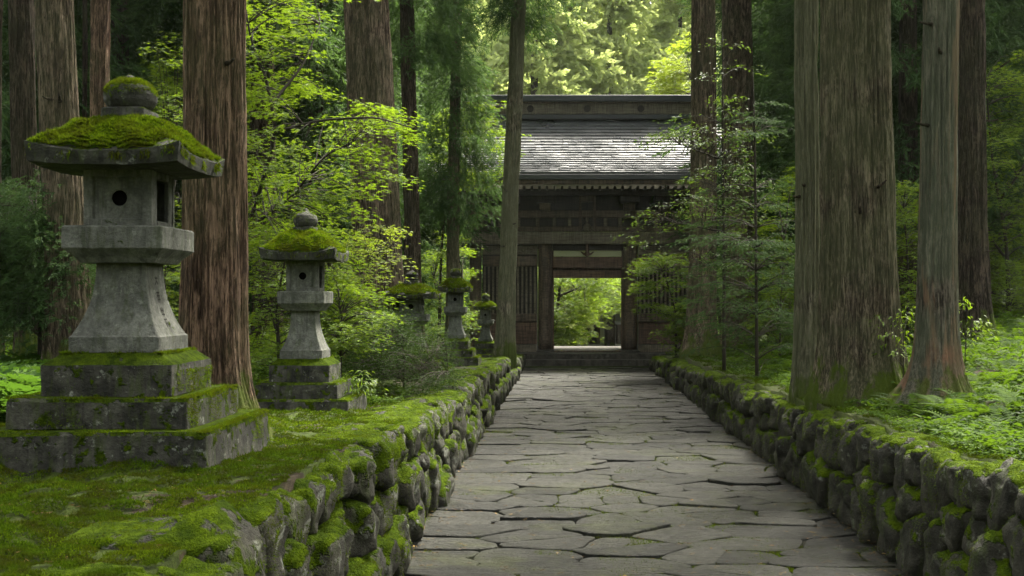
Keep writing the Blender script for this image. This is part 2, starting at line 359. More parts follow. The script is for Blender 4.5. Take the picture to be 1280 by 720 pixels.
# ------------------------------------------------------------------ voronoi polygons
def clip_poly(poly, p, n):
    out = []; m = len(poly)
    d = [(v[0]-p[0])*n[0]+(v[1]-p[1])*n[1] for v in poly]
    for a in range(m):
        b = (a+1) % m
        if d[a] <= 0: out.append(poly[a])
        if (d[a] < 0 < d[b]) or (d[b] < 0 < d[a]):
            t = d[a]/(d[a]-d[b]); out.append((poly[a][0]+t*(poly[b][0]-poly[a][0]), poly[a][1]+t*(poly[b][1]-poly[a][1])))
    return out
def voronoi(pts, x0, x1, y0f, y1f, sx=1, sy=1, k=26):
    pts = np.asarray(pts); res = []
    S = pts*np.array([sx, sy])
    for a, c in enumerate(S):
        dd = ((S-c)**2).sum(1); nb = np.argsort(dd)[1:k]
        poly = [(c[0]-9, c[1]-9), (c[0]+9, c[1]-9), (c[0]+9, c[1]+9), (c[0]-9, c[1]+9)]
        for b in nb:
            m_ = (c+S[b])/2; poly = clip_poly(poly, m_, S[b]-c)
            if len(poly) < 3: break
        poly = [(x/sx, y/sy) for x, y in poly]
        for p_, n_ in (((x0, 0), (-1, 0)), ((x1, 0), (1, 0)), ((0, y0f), (0, -1)), ((0, y1f), (0, 1))):
            if len(poly) >= 3: poly = clip_poly(poly, p_, n_)
        res.append(poly if len(poly) >= 3 else None)
    return res

# ------------------------------------------------------------------ the paved path
XL, XR = -1.30, 2.50
pts = []; y = 2.0
while y < 33.2:
    row = rng.uniform(.25, .44); x = XL + rng.uniform(.2, .5)
    while x < XR:
        pts.append((x, y + rng.uniform(-.20, .20))); x += rng.uniform(.30, 1.10)
    y += row
V = []; Fq = []; n0 = 0; tint = []
for a, poly in enumerate(voronoi(pts, XL-.1, XR+.1, 1.6, 33.0, .75, 1.15)):
    if poly is None: continue
    pl = np.array(poly); c = pl.mean(0)
    ring = []
    for u in range(len(pl)):
        p0, p1 = pl[u], pl[(u+1) % len(pl)]; L = np.linalg.norm(p1-p0); k = max(2, int(L/.055))
        for t in np.linspace(0, 1, k, endpoint=False): ring.append(p0+(p1-p0)*t)
    ring = np.array(ring); nn = len(ring)
    if nn < 8: continue
    for _ in range(2): ring = (ring + np.roll(ring, 1, 0)*.5 + np.roll(ring, -1, 0)*.5)/2   # round the corners
    gap = rng.uniform(-.004, .007)
    q3 = np.concatenate([ring, np.zeros((nn, 1))], 1)
    wob = np.stack([fbm(q3*5, a % 7, 3)-.5, fbm(q3*5+9, a % 5, 3)-.5], -1)*.06
    dirs = ring-c; ln = np.linalg.norm(dirs, axis=1)[:, None]+1e-6; dirs /= ln
    base = ring-dirs*gap+wob
    tilt = rng.normal(0, .009, 2); z0 = rng.normal(0, .008) + .004
    levels = [(0, -.09), (0, -.010), (.004, -.003), (.012, 0), (.06, .001)]
    rings = []
    for ins, dz in levels:
        r2 = base-dirs*np.minimum(ins, ln*.4)
        z = z0+dz+(r2-c)@tilt + (fbm(np.concatenate([r2*3, np.full((nn, 1), a)], 1), 2)-.5)*.012
        rings.append(np.concatenate([r2, z[:, None]], 1))
    inner = rings[-1]; cc = inner.mean(0)
    rings.append(cc+(inner-cc)*.5+np.array([0, 0, 1])*((vn(inner*4, 8)-.5)*.010)[:, None])
    Vs = np.concatenate(rings+[cc[None]])
    idx = np.arange(nn); nx_ = (idx+1) % nn
    for r_ in range(len(rings)-1):
        Fq.append(np.stack([n0+r_*nn+idx, n0+r_*nn+nx_, n0+(r_+1)*nn+nx_, n0+(r_+1)*nn+idx], -1))
    r_ = len(rings)-1
    cidx = n0+len(Vs)-1
    Fq.append(np.stack([n0+r_*nn+idx, n0+r_*nn+nx_, np.full(nn, cidx), np.full(nn, cidx)], -1)[:, :3])
    V.append(Vs); n0 += len(Vs); tint.append(np.full(len(Vs), rng.uniform(0, 1)))
f4 = np.concatenate([f for f in Fq if f.shape[1] == 4]); f3 = np.concatenate([f for f in Fq if f.shape[1] == 3])
pth = obj('stone_path', mesh('stone_path', np.concatenate(V), [f4, f3], M['path'], True, np.concatenate(tint))); pth['kind'] = 'structure'
# soil and moss in the joints: a sheet with its own relief
ax = np.linspace(XL-.2, XR+.15, 60); ay = np.linspace(1, 33.2, 500); X, Y = np.meshgrid(ax, ay)
pp = np.stack([X.ravel(), Y.ravel(), 0*X.ravel()], -1)
edge = np.clip(1-np.minimum(X-XL+.05, XR+.05-X).ravel()/.16, 0, 1)
Z = -.040+(fbm(pp*3.0, 4, 3)-.5)*.075+edge*.045
i = np.arange(499)[:, None]*60; j = np.arange(59)[None]
q = np.stack([i+j, i+j+1, i+61, i+60], -1) if False else np.stack([i+j, i+j+1, i+60+j+1, i+60+j], -1)
jo = obj('path_joint_soil', mesh('path_joint_soil', np.stack([X.ravel(), Y.ravel(), Z], -1), q.reshape(-1, 4), M['joint'], True)); jo['kind'] = 'structure'

# ------------------------------------------------------------------ scatter templates
def scatter(tv, tf, pos, xd, up, sc_, rnd=None):
    """copies of template (tv k,3 ; tf list of arrays) with x axis xd and z axis near up"""
    pos = np.asarray(pos, float); n = len(pos)
    xd = xd/(np.linalg.norm(xd, axis=1)[:, None]+1e-9)
    yd = np.cross(up, xd); yd /= np.linalg.norm(yd, axis=1)[:, None]+1e-9; zd = np.cross(xd, yd)
    sc_ = np.broadcast_to(sc_, (n,))
    V = pos[:, None]+sc_[:, None, None]*(tv[None, :, 0:1]*xd[:, None]+tv[None, :, 1:2]*yd[:, None]+tv[None, :, 2:3]*zd[:, None])
    k = len(tv); off = (np.arange(n)*k)
    fs = [(f[None]+off[:, None, None]).reshape(-1, f.shape[1]) for f in tf]
    if rnd is None: rnd = rng.random(n)
    return V.reshape(-1, 3), fs, np.repeat(rnd, k)
def star_leaf():
    V = []; q = []
    for a, L in ((-82, .55), (-42, .85), (0, 1.0), (42, .85), (82, .55)):
        a = R(a); d = np.array([math.cos(a), math.sin(a), 0]); n = np.array([-d[1], d[0], 0]); b = len(V)
        V += [(0, 0, 0), d*L*.45-n*.13+[0, 0, .03], d*L+[0, 0, -.12*L], d*L*.45+n*.13+[0, 0, .03]]; q.append([b, b+1, b+2, b+3])
    return np.array([np.asarray(v, float) for v in V]), [np.array(q)]
def oval_leaf(wd=.3, droop=.15):
    V = np.array([(0, 0, 0), (.35, -wd*.9, .05), (.75, -wd*.7, 0), (1, 0, -droop), (.75, wd*.7, 0), (.35, wd*.9, .05), (.5, 0, -.03)])
    return V, [np.array([[0, 1, 2, 6], [6, 2, 3, 4], [0, 6, 4, 5]])]
def simple_leaf(wd=.28, droop=.12):
    return np.array([(0, 0, 0), (.5, -wd, .03), (1, 0, -droop), (.5, wd, .03)]), [np.array([[0, 1, 2, 3]])]
def blade(wd=.12):
    return np.array([(0, -wd, 0), (0, wd, 0), (1, 0, .1)]), [np.array([[0, 1, 2]])]
def sprig(n=12, wd=.035, seed=1):
    r = np.random.default_rng(seed); V = []; q = []
    for k in range(n):
        t = k/n; p = np.array([t*.75, 0, -.25*t*t]); a = r.uniform(-.9, .9)*(1-t*.5); e = r.uniform(-.5, .35)
        L = r.uniform(.28, .45); d = np.array([math.cos(a)*math.cos(e), math.sin(a)*math.cos(e), math.sin(e)-.15]); d /= np.linalg.norm(d)
        nn = np.cross(d, [0, 0, 1]); nn /= np.linalg.norm(nn); nn = nn*math.cos(k)+np.cross(d, nn)*math.sin(k)
        b = len(V); V += [p, p+d*L*.5-nn*wd, p+d*L, p+d*L*.5+nn*wd]; q.append([b, b+1, b+2, b+3])
    return np.array(V), [np.array(q)]
def fern_leaf(n=13):
    V = []; q = []
    for k in range(n):
        t = (k+.6)/n; p = np.array([t, 0, .55*t-.75*t*t]); L = .26*math.sin(math.pi*min(1, t*.9+.12))**.8+.02
        for s_ in (-1, 1):
            d = np.array([.35, s_*1., -.12]); d /= np.linalg.norm(d); b = len(V)
            V += [p, p+d*L*.5+np.array([-.022, 0, 0]), p+d*L, p+d*L*.5+np.array([.025, 0, 0])]; q.append([b, b+1, b+2, b+3])
    return np.array(V), [np.array(q)]
STAR, OVAL, SIMPLE, BLADE, FERN = star_leaf(), oval_leaf(), simple_leaf(), blade(), fern_leaf()
SPRIG, SPRIG_W = sprig(13, .03, 1), sprig(9, .085, 2)
def unit(v): return v/(np.linalg.norm(v, axis=-1, keepdims=True)+1e-9)
def rdir(n, zmin=-1, zmax=1):
    a = rng.uniform(0, 2*np.pi, n); z = rng.uniform(zmin, zmax, n); r = np.sqrt(np.maximum(0, 1-z*z)); return np.stack([np.cos(a)*r, np.sin(a)*r, z], -1)
def smear(parts):
    V = []; F_ = {}; T = []; n = 0
    for v, fs, t in parts:
        for f in fs: F_.setdefault(f.shape[1], []).append(f+n)
        V.append(v); T.append(t); n += len(v)
    return np.concatenate(V), [np.concatenate(x) for x in F_.values()], np.concatenate(T)
def fuzz(pos, nrm, length, wd=.10, droop=0.0, spread=.55):
    n = len(pos); d = unit(nrm+rng.normal(0, spread, (n, 3))+np.array([0, 0, -droop]))
    length = np.broadcast_to(length, (n,))
    return scatter(*blade(wd), pos-d*(length*.15)[:, None], d, unit(rng.normal(0, 1, (n, 3))), rng.uniform(.6, 1.3, n)*length)

# ------------------------------------------------------------------ fieldstone walls
import bmesh
def ico(sub):
    b = bmesh.new(); bmesh.ops.create_icosphere(b, subdivisions=sub, radius=1)
    v = np.array([x.co[:] for x in b.verts]); f = np.array([[x.index for x in fc.verts] for fc in b.faces]); b.free(); return v, f
ICO = {k: ico(k) for k in (3, 4, 5)}
def stone(poly, sub, out, back, top_round, seed):
    """poly in (s,t) wall coordinates -> verts (s, out, t) relative to polygon centre"""
    pl = np.array(poly); area = pl.mean(0); c = area
    v, f = ICO[sub]; th = np.arctan2(v[:, 2], v[:, 0]); rho = np.sqrt(v[:, 0]**2+v[:, 2]**2)
    # polygon radius by direction
    tt = np.linspace(-np.pi, np.pi, 73); rr = np.full(73, 9.)
    for a in range(len(pl)):
        p0, p1 = pl[a]-c, pl[(a+1) % len(pl)]-c; e = p1-p0; L = np.hypot(*e)
        if L < 1e-5: continue
        nrm = np.array([e[1], -e[0]])/L; dd = nrm@p0
        if dd < 0: nrm, dd = -nrm, -dd
        cs = np.cos(tt)*nrm[0]+np.sin(tt)*nrm[1]
        rr = np.where(cs > 1e-3, np.minimum(rr, dd/np.maximum(cs, 1e-3)), rr)
    k = np.array([1, 2, 3, 2, 1])/9.; ext = np.concatenate([rr[-3:-1], rr, rr[1:3]]); sm = np.convolve(ext, k, 'valid')
    rad = np.interp(th, tt, np.minimum(sm, rr*1.06))*.978
    rh = rho**.43
    s_ = rh*rad*np.cos(th); t_ = rh*rad*np.sin(th)
    o = np.sign(v[:, 1])*np.abs(v[:, 1])**.75*np.where(v[:, 1] > 0, out, back)
    W = np.stack([s_, o, t_], -1); sz = max(.12, float(np.mean(rad)))
    N = unit(W/np.array([sz, max(out, .1), sz]))
    off = np.array([seed*3.7, seed*1.3, seed*2.1])
    big = fbm(W*2.2/sz*.5+off, 11, 2)-.5
    facet = np.abs(vn(W*1.6/sz+off, 17)-.5)*2
    W = W+N*(big*.50*sz+(facet-.5)*.27*sz+(1-np.abs(2*vn(W*7+off, 29)-1))*.022+(fbm(W*15+off, 23, 3)-.5)*.060)[:, None]
    return W, f, c
def build_wall(name, label, xface, side, hfun, y0, y1, seed, groundfun):
    """side -1: wall on the left (faces +X), +1: right (faces -X)"""
    r = np.random.default_rng(seed); root = thing(name, label, 'wall', (xface, y0, 0))
    pts = []
    y = y0
    cols = []
    while y < y1: 
        wv = r.uniform(.28, .50)*(1 if y < 14 else 1.05); cols.append((y+wv/2, wv)); y += wv
    for yc, wv in cols:
        h = float(hfun(yc)); n = max(1, int(round(h/.33+r.uniform(-.25, .3))))
        for k in range(n): pts.append((yc+r.uniform(-.14, .14), (k+.5)*h/n+r.uniform(-.09, .09)))
    polys = voronoi(pts, y0-.2, y1+.2, -.06, 2.0)
    stones = []
    for a, poly in enumerate(polys):
        if poly is None: continue
        yc = pts[a][0]; h = float(hfun(yc)); poly = clip_poly(poly, (0, h+r.uniform(-.05, .035)), (0, 1))
        if len(poly) < 3: continue
        pl = np.array(poly); wv = np.ptp(pl[:, 0]); hv = np.ptp(pl[:, 1])
        if wv < .08 or hv < .06: continue
        cap = pl[:, 1].max() > h-.10
        W, f, c = stone(poly, 4 if yc < 17 else 3, r.uniform(.13, .22), (r.uniform(.42, .62) if cap else .2), 0, a)
        lean = .17*c[1]
        # wall (s,out,t) -> world
        ou = W[:, 1]-.10+r.uniform(-.025, .03)
        Wx = xface+side*(lean)-side*ou
        if cap: W[:, 2] += np.where(W[:, 1] < 0, -W[:, 1]*.0, 0)
        Wd = np.stack([Wx, c[0]+W[:, 0], c[1]+W[:, 2]], -1)
        size = wv*hv/(max(2.5, yc)**2)*(1 if yc > 4.2 else .2)
        if side < 0: f = f[:, ::-1]
        stones.append((size, Wd, f, yc, cap))
    stones.sort(key=lambda t: -t[0])
    rest = MB()
    for k, (sz, Wd, f, yc, cap) in enumerate(stones):
        if k < 100:
            cen = Wd.mean(0); me = mesh('stone', Wd-cen, f[:, ::-1] if side < 0 else f, M['wall_stone'], True)
            o = obj('stone', me, root); o.location = cen-np.array([xface, y0, 0])
        else: rest.add(Wd, f[:, ::-1] if side < 0 else f)
    o = rest.build('stonework', M['wall_stone'], root, True, rel=(xface, y0, 0)); o['kind'] = 'stuff'
    # moss on the cap stones and hanging over the face
    P_ = []; N_ = []; L_ = []
    for sz, Wd, f, yc, cap in stones:
        if yc > 24: continue
        tri = Wd[f]; nn = np.cross(tri[:, 1]-tri[:, 0], tri[:, 2]-tri[:, 0]); ar = np.linalg.norm(nn, axis=1)/2; nn = nn/(2*ar[:, None]+1e-12)
        cen = Wd.mean(0); out = ((tri.mean(1)-cen)*nn).sum(1) > 0; nn = np.where(out[:, None], nn, -nn)
        m_ = fbm(tri.mean(1)*np.array([2.3, 2.3, 1.3])+seed, 41, 3); m2 = fbm(tri.mean(1)*np.array([11, 11, 3.])+seed, 43, 2)
        want = (nn[:, 2]*.42+(m_-.5)*2.6+(m2-.5)*2.0-(.12 if cap else .18)) > .12
        dens = np.clip(2.2e5/yc**2*1.3, 250, 4200)*np.where(want, 1, 0)
        nexp = ar*dens; cnt = r.poisson(nexp); ids = np.repeat(np.arange(len(tri)), cnt)
        if not len(ids): continue
        uv = r.random((len(ids), 2)); sw = uv.sum(1) > 1; uv[sw] = 1-uv[sw]; T = tri[ids]
        P_.append(T[:, 0]+(T[:, 1]-T[:, 0])*uv[:, :1]+(T[:, 2]-T[:, 0])*uv[:, 1:]); N_.append(nn[ids]); L_.append(np.full(len(ids), .012+.0006*yc))
    P_ = np.concatenate(P_); N_ = np.concatenate(N_); L_ = np.concatenate(L_)
    V, fs, t = fuzz(P_, N_, L_, .16, .35, .5)
    mo = obj('moss', mesh('moss', V-np.array([xface, y0, 0]), fs, M['moss'], False, t), root); mo['kind'] = 'stuff'
    print(name, len(stones), 'stones', len(P_), 'moss')
hL = lambda y: np.interp(y, [0, 6.8, 12, 22, 26, 30, 33], [1.0, .98, .80, .72, .64, .46, .36])
hR = lambda y: np.interp(y, [0, 6.3, 11.7, 21.8, 27, 32], [.97, .94, .77, .62, .52, .34])
build_wall('fieldstone_wall', 'mossy fieldstone retaining wall below the row of stone lanterns on the left of the path', -1.21, -1, hL, 2.6, 32.6, 11, zl)
build_wall('fieldstone_wall', 'mossy fieldstone retaining wall below the big cedar trunks on the right of the path', 2.40, 1, hR, 4.6, 32.2, 12, zr)

# ------------------------------------------------------------------ stone lanterns
def ring_sq(hw, z, nseg=8, rc=.012):
    rc = min(rc, hw*.4); P_ = []
    for k in range(4):
        a = k*math.pi/2; c, s_ = math.cos(a), math.sin(a)
        loc = [(hw, t) for t in np.linspace(-hw+rc, hw-rc, nseg)]
        loc.append((hw-rc*.3, hw-rc*.3))
        for x, y in loc: P_.append((x*c-y*s_, x*s_+y*c, z))
    return np.array(P_)
def loft(mb, secs, nseg=8, cap=True, rc=.012):
    rs = [ring_sq(h, z, nseg, rc) for z, h in secs]; n = len(rs[0]); m = len(rs)
    i = np.arange(m-1)[:, None]*n; j = np.arange(n)[None]
    q = np.stack([i+j, i+(j+1) % n, i+n+(j+1) % n, i+n+j], -1).reshape(-1, 4); fs = [q]
    if cap: fs += [np.arange(n)[::-1][None], (np.arange(n)+(m-1)*n)[None]]
    return mb.add(np.concatenate(rs), fs)
def fine(secs, step=.03):
    out = []
    for (z0, h0), (z1, h1) in zip(secs[:-1], secs[1:]):
        k = max(1, int(math.hypot(z1-z0, h1-h0)/step))
        for t in np.linspace(0, 1, k, endpoint=False): out.append((z0+(z1-z0)*t, h0+(h1-h0)*t))
    out.append(secs[-1]); return out
def lantern(label, px, dc, zbase, sx, H, rotz=0, near=False, mat='lantern', mossd=1.0, ball='round', group='stone lanterns lining the left side of the path', roofx=1.0, seed=1):
    sz = H/2.24; X = PX(px, dc); root = thing('stone_lantern', label, 'stone lantern', (X, dc, zbase), group, rotz)
    def Z(z): return (z-1.0)*sz
    def Wd(h): return h*sx
    st = []
    for z0, z1, h in ((.93, 1.185, .66), (1.187, 1.355, .505)):
        mb = MB(); loft(mb, fine([(Z(z0), Wd(h)+.004), (Z(z1)-.02, Wd(h)), (Z(z1), Wd(h)-.012)]), 16)
        mb.build('step', M['lantern_base'], root, False, wear=.022, wf=5)
        st.append((Z(z1), Wd(h)))
    mb = MB(); loft(mb, fine([(Z(1.357), Wd(.374)), (Z(1.535), Wd(.374)), (Z(1.60), Wd(.285))]), 14)
    mb.build('base', M['lantern_base'], root, False, wear=.014, wf=7)
    prof = [(1.602, .262), (1.69, .262), (1.70, .250)]
    for t in np.linspace(.06, 1, 12): prof.append((1.70+.42*t, .148+.102*(1-t)**2.3))
    mb = MB(); loft(mb, fine([(Z(z), Wd(h)) for z, h in prof], .04), 8, rc=.008)
    mb.build('post', M[mat], root, False, wear=.006, wf=9)
    mb = MB(); loft(mb, fine([(Z(2.122), Wd(.215)), (Z(2.15), Wd(.235)), (Z(2.20), Wd(.288)), (Z(2.205), Wd(.292)), (Z(2.325), Wd(.292)), (Z(2.335), Wd(.282))]), 8)
    mb.build('platform', M[mat], root, False, wear=.006, wf=9)
    # fire box: four walls, round window in front and back, rectangular openings at the sides
    h = Wd(.198); z0, z1 = Z(2.337), Z(2.665); zc = (z0+z1)/2; tk = .035*sx; rr = .046*sx; dz = (z1-z0)/2
    mb = MB()
    for sgn in (-1, 1):
        n = 32; a = np.linspace(0, 2*np.pi, n, endpoint=False)+np.pi/4
        cx_, sx_ = np.cos(a), np.sin(a); m = np.maximum(abs(cx_), abs(sx_))
        def rg(rx, rz, y, circ): 
            return np.stack([(cx_ if circ else cx_/m)*rx, np.full(n, y), zc+(sx_ if circ else sx_/m)*rz], -1)
        yo = sgn*h; ins = sgn*-.018
        rs = [rg(h, dz, yo-sgn*tk, 0), rg(h, dz, yo, 0), rg(h*.74, dz*.76, yo, 0), rg(h*.70, dz*.72, yo+ins, 0), rg(rr*1.25, rr*1.25, yo+ins, 1), rg(rr, rr, yo+ins*1.4, 1), rg(rr, rr, yo-sgn*tk, 1)]
        i = np.arange(len(rs)-1)[:, None]*n; j = np.arange(n)[None]
        mb.add(np.concatenate(rs), np.stack([i+j, i+(j+1) % n, i+n+(j+1) % n, i+n+j], -1).reshape(-1, 4))
        x0, x1 = sorted((sgn*h, sgn*(h-tk)))
        yi = h-tk-.001
        mb.box(x0+.002, x1-.002, -yi, -yi*.62, z0, z1); mb.box(x0+.002, x1-.002, yi*.62, yi, z0, z1)
        mb.box(x0+.001, x1-.001, -yi*.62, yi*.62, z1-dz*.28, z1); mb.box(x0+.001, x1-.001, -yi*.62, yi*.62, z0, z0+dz*.22)
    fb = mb.build('fire_box', M[mat], root, False, wear=.003, wf=12)
    mb = MB(); mb.box(-h*.55, h*.55, -h*.55, h*.55, z0, z1); mb.build('painted_dark_core', M['hollow_shade'], fb)  # solid filler, its near-black colour stands in for the shade inside
    # roof
    rw = Wd(.438)*roofx; n = 33; u = np.linspace(-1, 1, n); U, Vv = np.meshgrid(u, u); mx = np.maximum(abs(U), abs(Vv)); mn = np.minimum(abs(U), abs(Vv))
    up = (np.abs(U)*np.abs(Vv))**2.5
    top = Z(2.745)+.055*sz*up+.20*sz*(1-mx**1.6)
    bot = Z(2.662)+.02*sz*up*mx+0*U+.012*sz*(mx-.4).clip(0)
    i = np.arange(n-1)[:, None]*n; j = np.arange(n-1)[None]; q = np.stack([i+j, i+j+1, i+n+j+1, i+n+j], -1).reshape(-1, 4)
    A = np.stack([U*rw, Vv*rw, top], -1).reshape(-1, 3); B = np.stack([U*rw*.965, Vv*rw*.965, bot], -1).reshape(-1, 3)
    per = np.concatenate([np.arange(n), np.arange(1, n)*n+n-1, (n-1)*n+np.arange(n-2, -1, -1), np.arange(n-2, 0, -1)*n]); pn = np.roll(per, -1)
    mb = MB(); mb.add(np.concatenate([A, B]), [q, q[:, ::-1]+n*n, np.stack([per+n*n, pn+n*n, pn, per], -1)])
    rf = mb.build('roof', M['lantern_roof'], root, False, wear=.012, wf=8)
    # moss cushion on the roof
    k = 46; u = np.linspace(-.97, .97, k); U, Vv = np.meshgrid(u, u); mx = np.maximum(abs(U), abs(Vv)); up = (np.abs(U)*np.abs(Vv))**2.5
    rad = np.sqrt(U**2+Vv**2)
    th = .060*sz*mossd*np.clip((rad-.12)*4, .0, 1)*np.clip((1.20-rad)*2.2, -.6, 1)*np.clip((1-mx)*9, 0, 1)+(fbm(np.stack([U.ravel()*5+seed, Vv.ravel()*5, 0*U.ravel()], -1), 3).reshape(U.shape)-.5)*.075*sz+(vn(np.stack([U.ravel()*13+seed, Vv.ravel()*13, 0*U.ravel()], -1), 5).reshape(U.shape)-.5)*.022*sz
    tp = Z(2.745)+.055*sz*up+.20*sz*(1-mx**1.6)
    zz = tp+th; G = np.stack([U*rw, Vv*rw, zz], -1)
    i = np.arange(k-1)[:, None]*k; j = np.arange(k-1)[None]; q = np.stack([i+j, i+j+1, i+k+j+1, i+k+j], -1).reshape(-1, 4)
    tri = G.reshape(-1, 3)[q]; nn = unit(np.cross(tri[:, 1]-tri[:, 0], tri[:, 3]-tri[:, 0])); cen = tri.mean(1)
    dens = 34 if near else (10 if dc < 14 else 4)
    keep = (th.ravel()[q].mean(1) > .001)
    ids = np.repeat(np.where(keep)[0], dens)
    ps = cen[ids]+rng.uniform(-.5, .5, (len(ids), 3))*np.array([rw*2/k, rw*2/k, .004]); 
    ln = (.024 if near else .026)*(1 if dc < 14 else 1.4)
    edge_b = np.maximum(abs(ps[:, 0]), abs(ps[:, 1]))/rw
    V1 = fuzz(ps, nn[ids], ln, .15, .25, .6)
    # cushion body
    Vb = G.reshape(-1, 3); parts = [(Vb-np.array([0, 0, .006]), [q], rng.random(len(Vb))*.12), V1]
    # hanging fringe on the eaves
    nf = int((2600 if near else 500)*mossd); t = rng.uniform(-.95, .95, nf); sd = rng.integers(0, 4, nf); m_ = vn(np.stack([t*7+seed, sd*7., 0*t], -1), 4)+rng.uniform(-.12, .12, nf) > .50
    ex = np.where(sd % 2 == 0, t, np.where(sd == 1, 1, -1))*rw*.985; ey = np.where(sd % 2 == 1, t, np.where(sd == 0, -1, 1))*rw*.985
    ez = Z(2.745)+.055*sz*(abs(t)**2.5)-rng.uniform(0, 1, nf)**2*.05*sz
    en = np.stack([np.where(sd == 1, 1, np.where(sd == 3, -1, 0)), np.where(sd == 0, -1, np.where(sd == 2, 1, 0)), 0*t], -1)
    pe = np.stack([ex, ey, ez], -1)[m_]
    parts.append(fuzz(pe, en[m_]*.6, ln*1.5, .13, 1.2, .35))
    V, fs, t = smear(parts); o = obj('moss', mesh('moss', V, fs, M['moss'], False, t), rf); o['kind'] = 'stuff'
    # finial
    mb = MB(); loft(mb, fine([(Z(2.93), Wd(.135)), (Z(3.035), Wd(.128)), (Z(3.045), Wd(.115))]), 5)
    mb.build('finial_neck', M['lantern_roof'], root, False, wear=.01, wf=9)
    pr = {'round': [(3.03, .06), (3.05, .125), (3.09, .150), (3.13, .153), (3.17, .138), (3.20, .095), (3.215, .05), (3.225, .032), (3.24, .03), (3.252, .012)],
          'onion': [(3.03, .07), (3.05, .12), (3.08, .135), (3.10, .10), (3.115, .075), (3.13, .11), (3.17, .12), (3.20, .095), (3.225, .05), (3.25, .02), (3.27, .005)]}[ball]
    n = 28; a = np.linspace(0, 2*np.pi, n, endpoint=False); zz = np.array([Z(p_[0]) for p_ in pr]); hh = np.array([Wd(p_[1]) for p_ in pr])
    zf = np.linspace(zz[0], zz[-1], 28); hf = np.interp(zf, zz, hh); Vr = np.stack([np.cos(a)[None]*hf[:, None], np.sin(a)[None]*hf[:, None], np.broadcast_to(zf[:, None], (28, n))], -1).reshape(-1, 3)
    i = np.arange(27)[:, None]*n; j = np.arange(n)[None]; mb = MB(); mb.add(Vr, [np.stack([i+j, i+(j+1) % n, i+n+(j+1) % n, i+n+j], -1).reshape(-1, 4), np.arange(n)[::-1][None], (np.arange(n)+27*n)[None]])
    fo = mb.build('finial', M['lantern_roof'], root, True, wear=.012, wf=9)
    nb = 7000 if near else 500; dd = rdir(nb, .0, 1); rb = Wd(.143); pb = dd*np.array([rb, rb, rb*.72]); pb[:, 2] += Z(3.125); m_ = (fbm(dd*2.3+seed, 2)+dd[:, 2]*.25 > .50) & (dd[:, 2] < .93)
    if ball == 'round' and m_.sum() > 5:
        V, fs, t = fuzz(pb[m_], dd[m_], ln*.9, .17, .2, .6); o = obj('moss', mesh('moss', V, fs, M['moss'], False, t), fo); o['kind'] = 'stuff'
    # moss along the step edges
    parts = []
    for zt, hw in st+[(Z(1.60), Wd(.30))]:
        nf = int(hw*(16000 if near else 2400)); t = rng.uniform(-1, 1, nf); sd = rng.integers(0, 4, nf); inn = rng.uniform(0, .16, nf)**1.5*2
        m_ = vn(np.stack([t*4+zt*9+seed, sd*7., inn*20], -1), 6)+.25*(sd == 1) > .50
        rr_ = hw-inn*.5; ex = np.where(sd % 2 == 0, t*hw, np.where(sd == 1, 1, -1)*rr_); ey = np.where(sd % 2 == 1, t*hw, np.where(sd == 0, -1, 1)*rr_)
        en = np.stack([np.where(sd == 1, 1, np.where(sd == 3, -1, 0)), np.where(sd == 0, -1, np.where(sd == 2, 1, 0)), 0*t+1.2], -1)
        hang = np.where(inn < .01, rng.uniform(0, .04, nf), 0)*(vn(np.stack([t*9+zt, sd*3., 0*t], -1), 9) > .5)
        parts.append(fuzz(np.stack([ex, ey, zt-hang], -1)[m_], en[m_], ln*.8, .16, .1, .6))
    nf = 9000 if near else 900; zt0, zt1 = Z(1.03), Z(1.50)
    zq = rng.uniform(zt0, zt1, nf); hwq = np.where(zq < Z(1.185), Wd(.66), np.where(zq < Z(1.355), Wd(.505), Wd(.374))); t = rng.uniform(-1, 1, nf); sd = rng.integers(0, 2, nf)
    ex = np.where(sd == 0, t*hwq, hwq); ey = np.where(sd == 0, -hwq, t*hwq); pq = np.stack([ex, ey, zq], -1)
    m_ = fbm(pq*np.array([5, 5, 3.5])+seed, 12, 3) > np.where(sd == 1, .53, .63)
    parts.append(fuzz(pq[m_], np.stack([sd*1., sd-1., 0*t], -1)[m_], ln*.7, .16, .6, .5))
    V, fs, t = smear(parts); o = obj('moss', mesh('moss', V, fs, M['moss'], False, t), root); o['kind'] = 'stuff'
    return root
L1 = lantern('nearest and largest stone lantern, thick moss cushion on its roof, beside the red cedar trunk', 163, 6.95, 1.0, 1.0, 2.24, near=True, seed=3)
L2 = lantern('second largest stone lantern, grey post and mossy roof, in front of the bright maple leaves', 382, 12.0, PZ(519, 12.0)+.03, .82, 2.10, seed=5, roofx=1.07, mossd=1.3)
lantern('wide roofed stone lantern half hidden behind the dark low shrub', 515, 18.0, .70, .86, 1.66, mat='lantern_far', ball='onion', mossd=.6, roofx=1.08, seed=8)
lantern('fourth stone lantern, narrow roof, standing clear at the right end of the dark shrub', 569.5, 22.0, .70, .70, 1.83, mat='lantern_far', seed=11)
lantern('smallest and farthest stone lantern, beside the leaning cedar trunk in front of the gate', 607, 26.0, .60, .60, 1.47, mat='lantern_far', mossd=.7, seed=14)
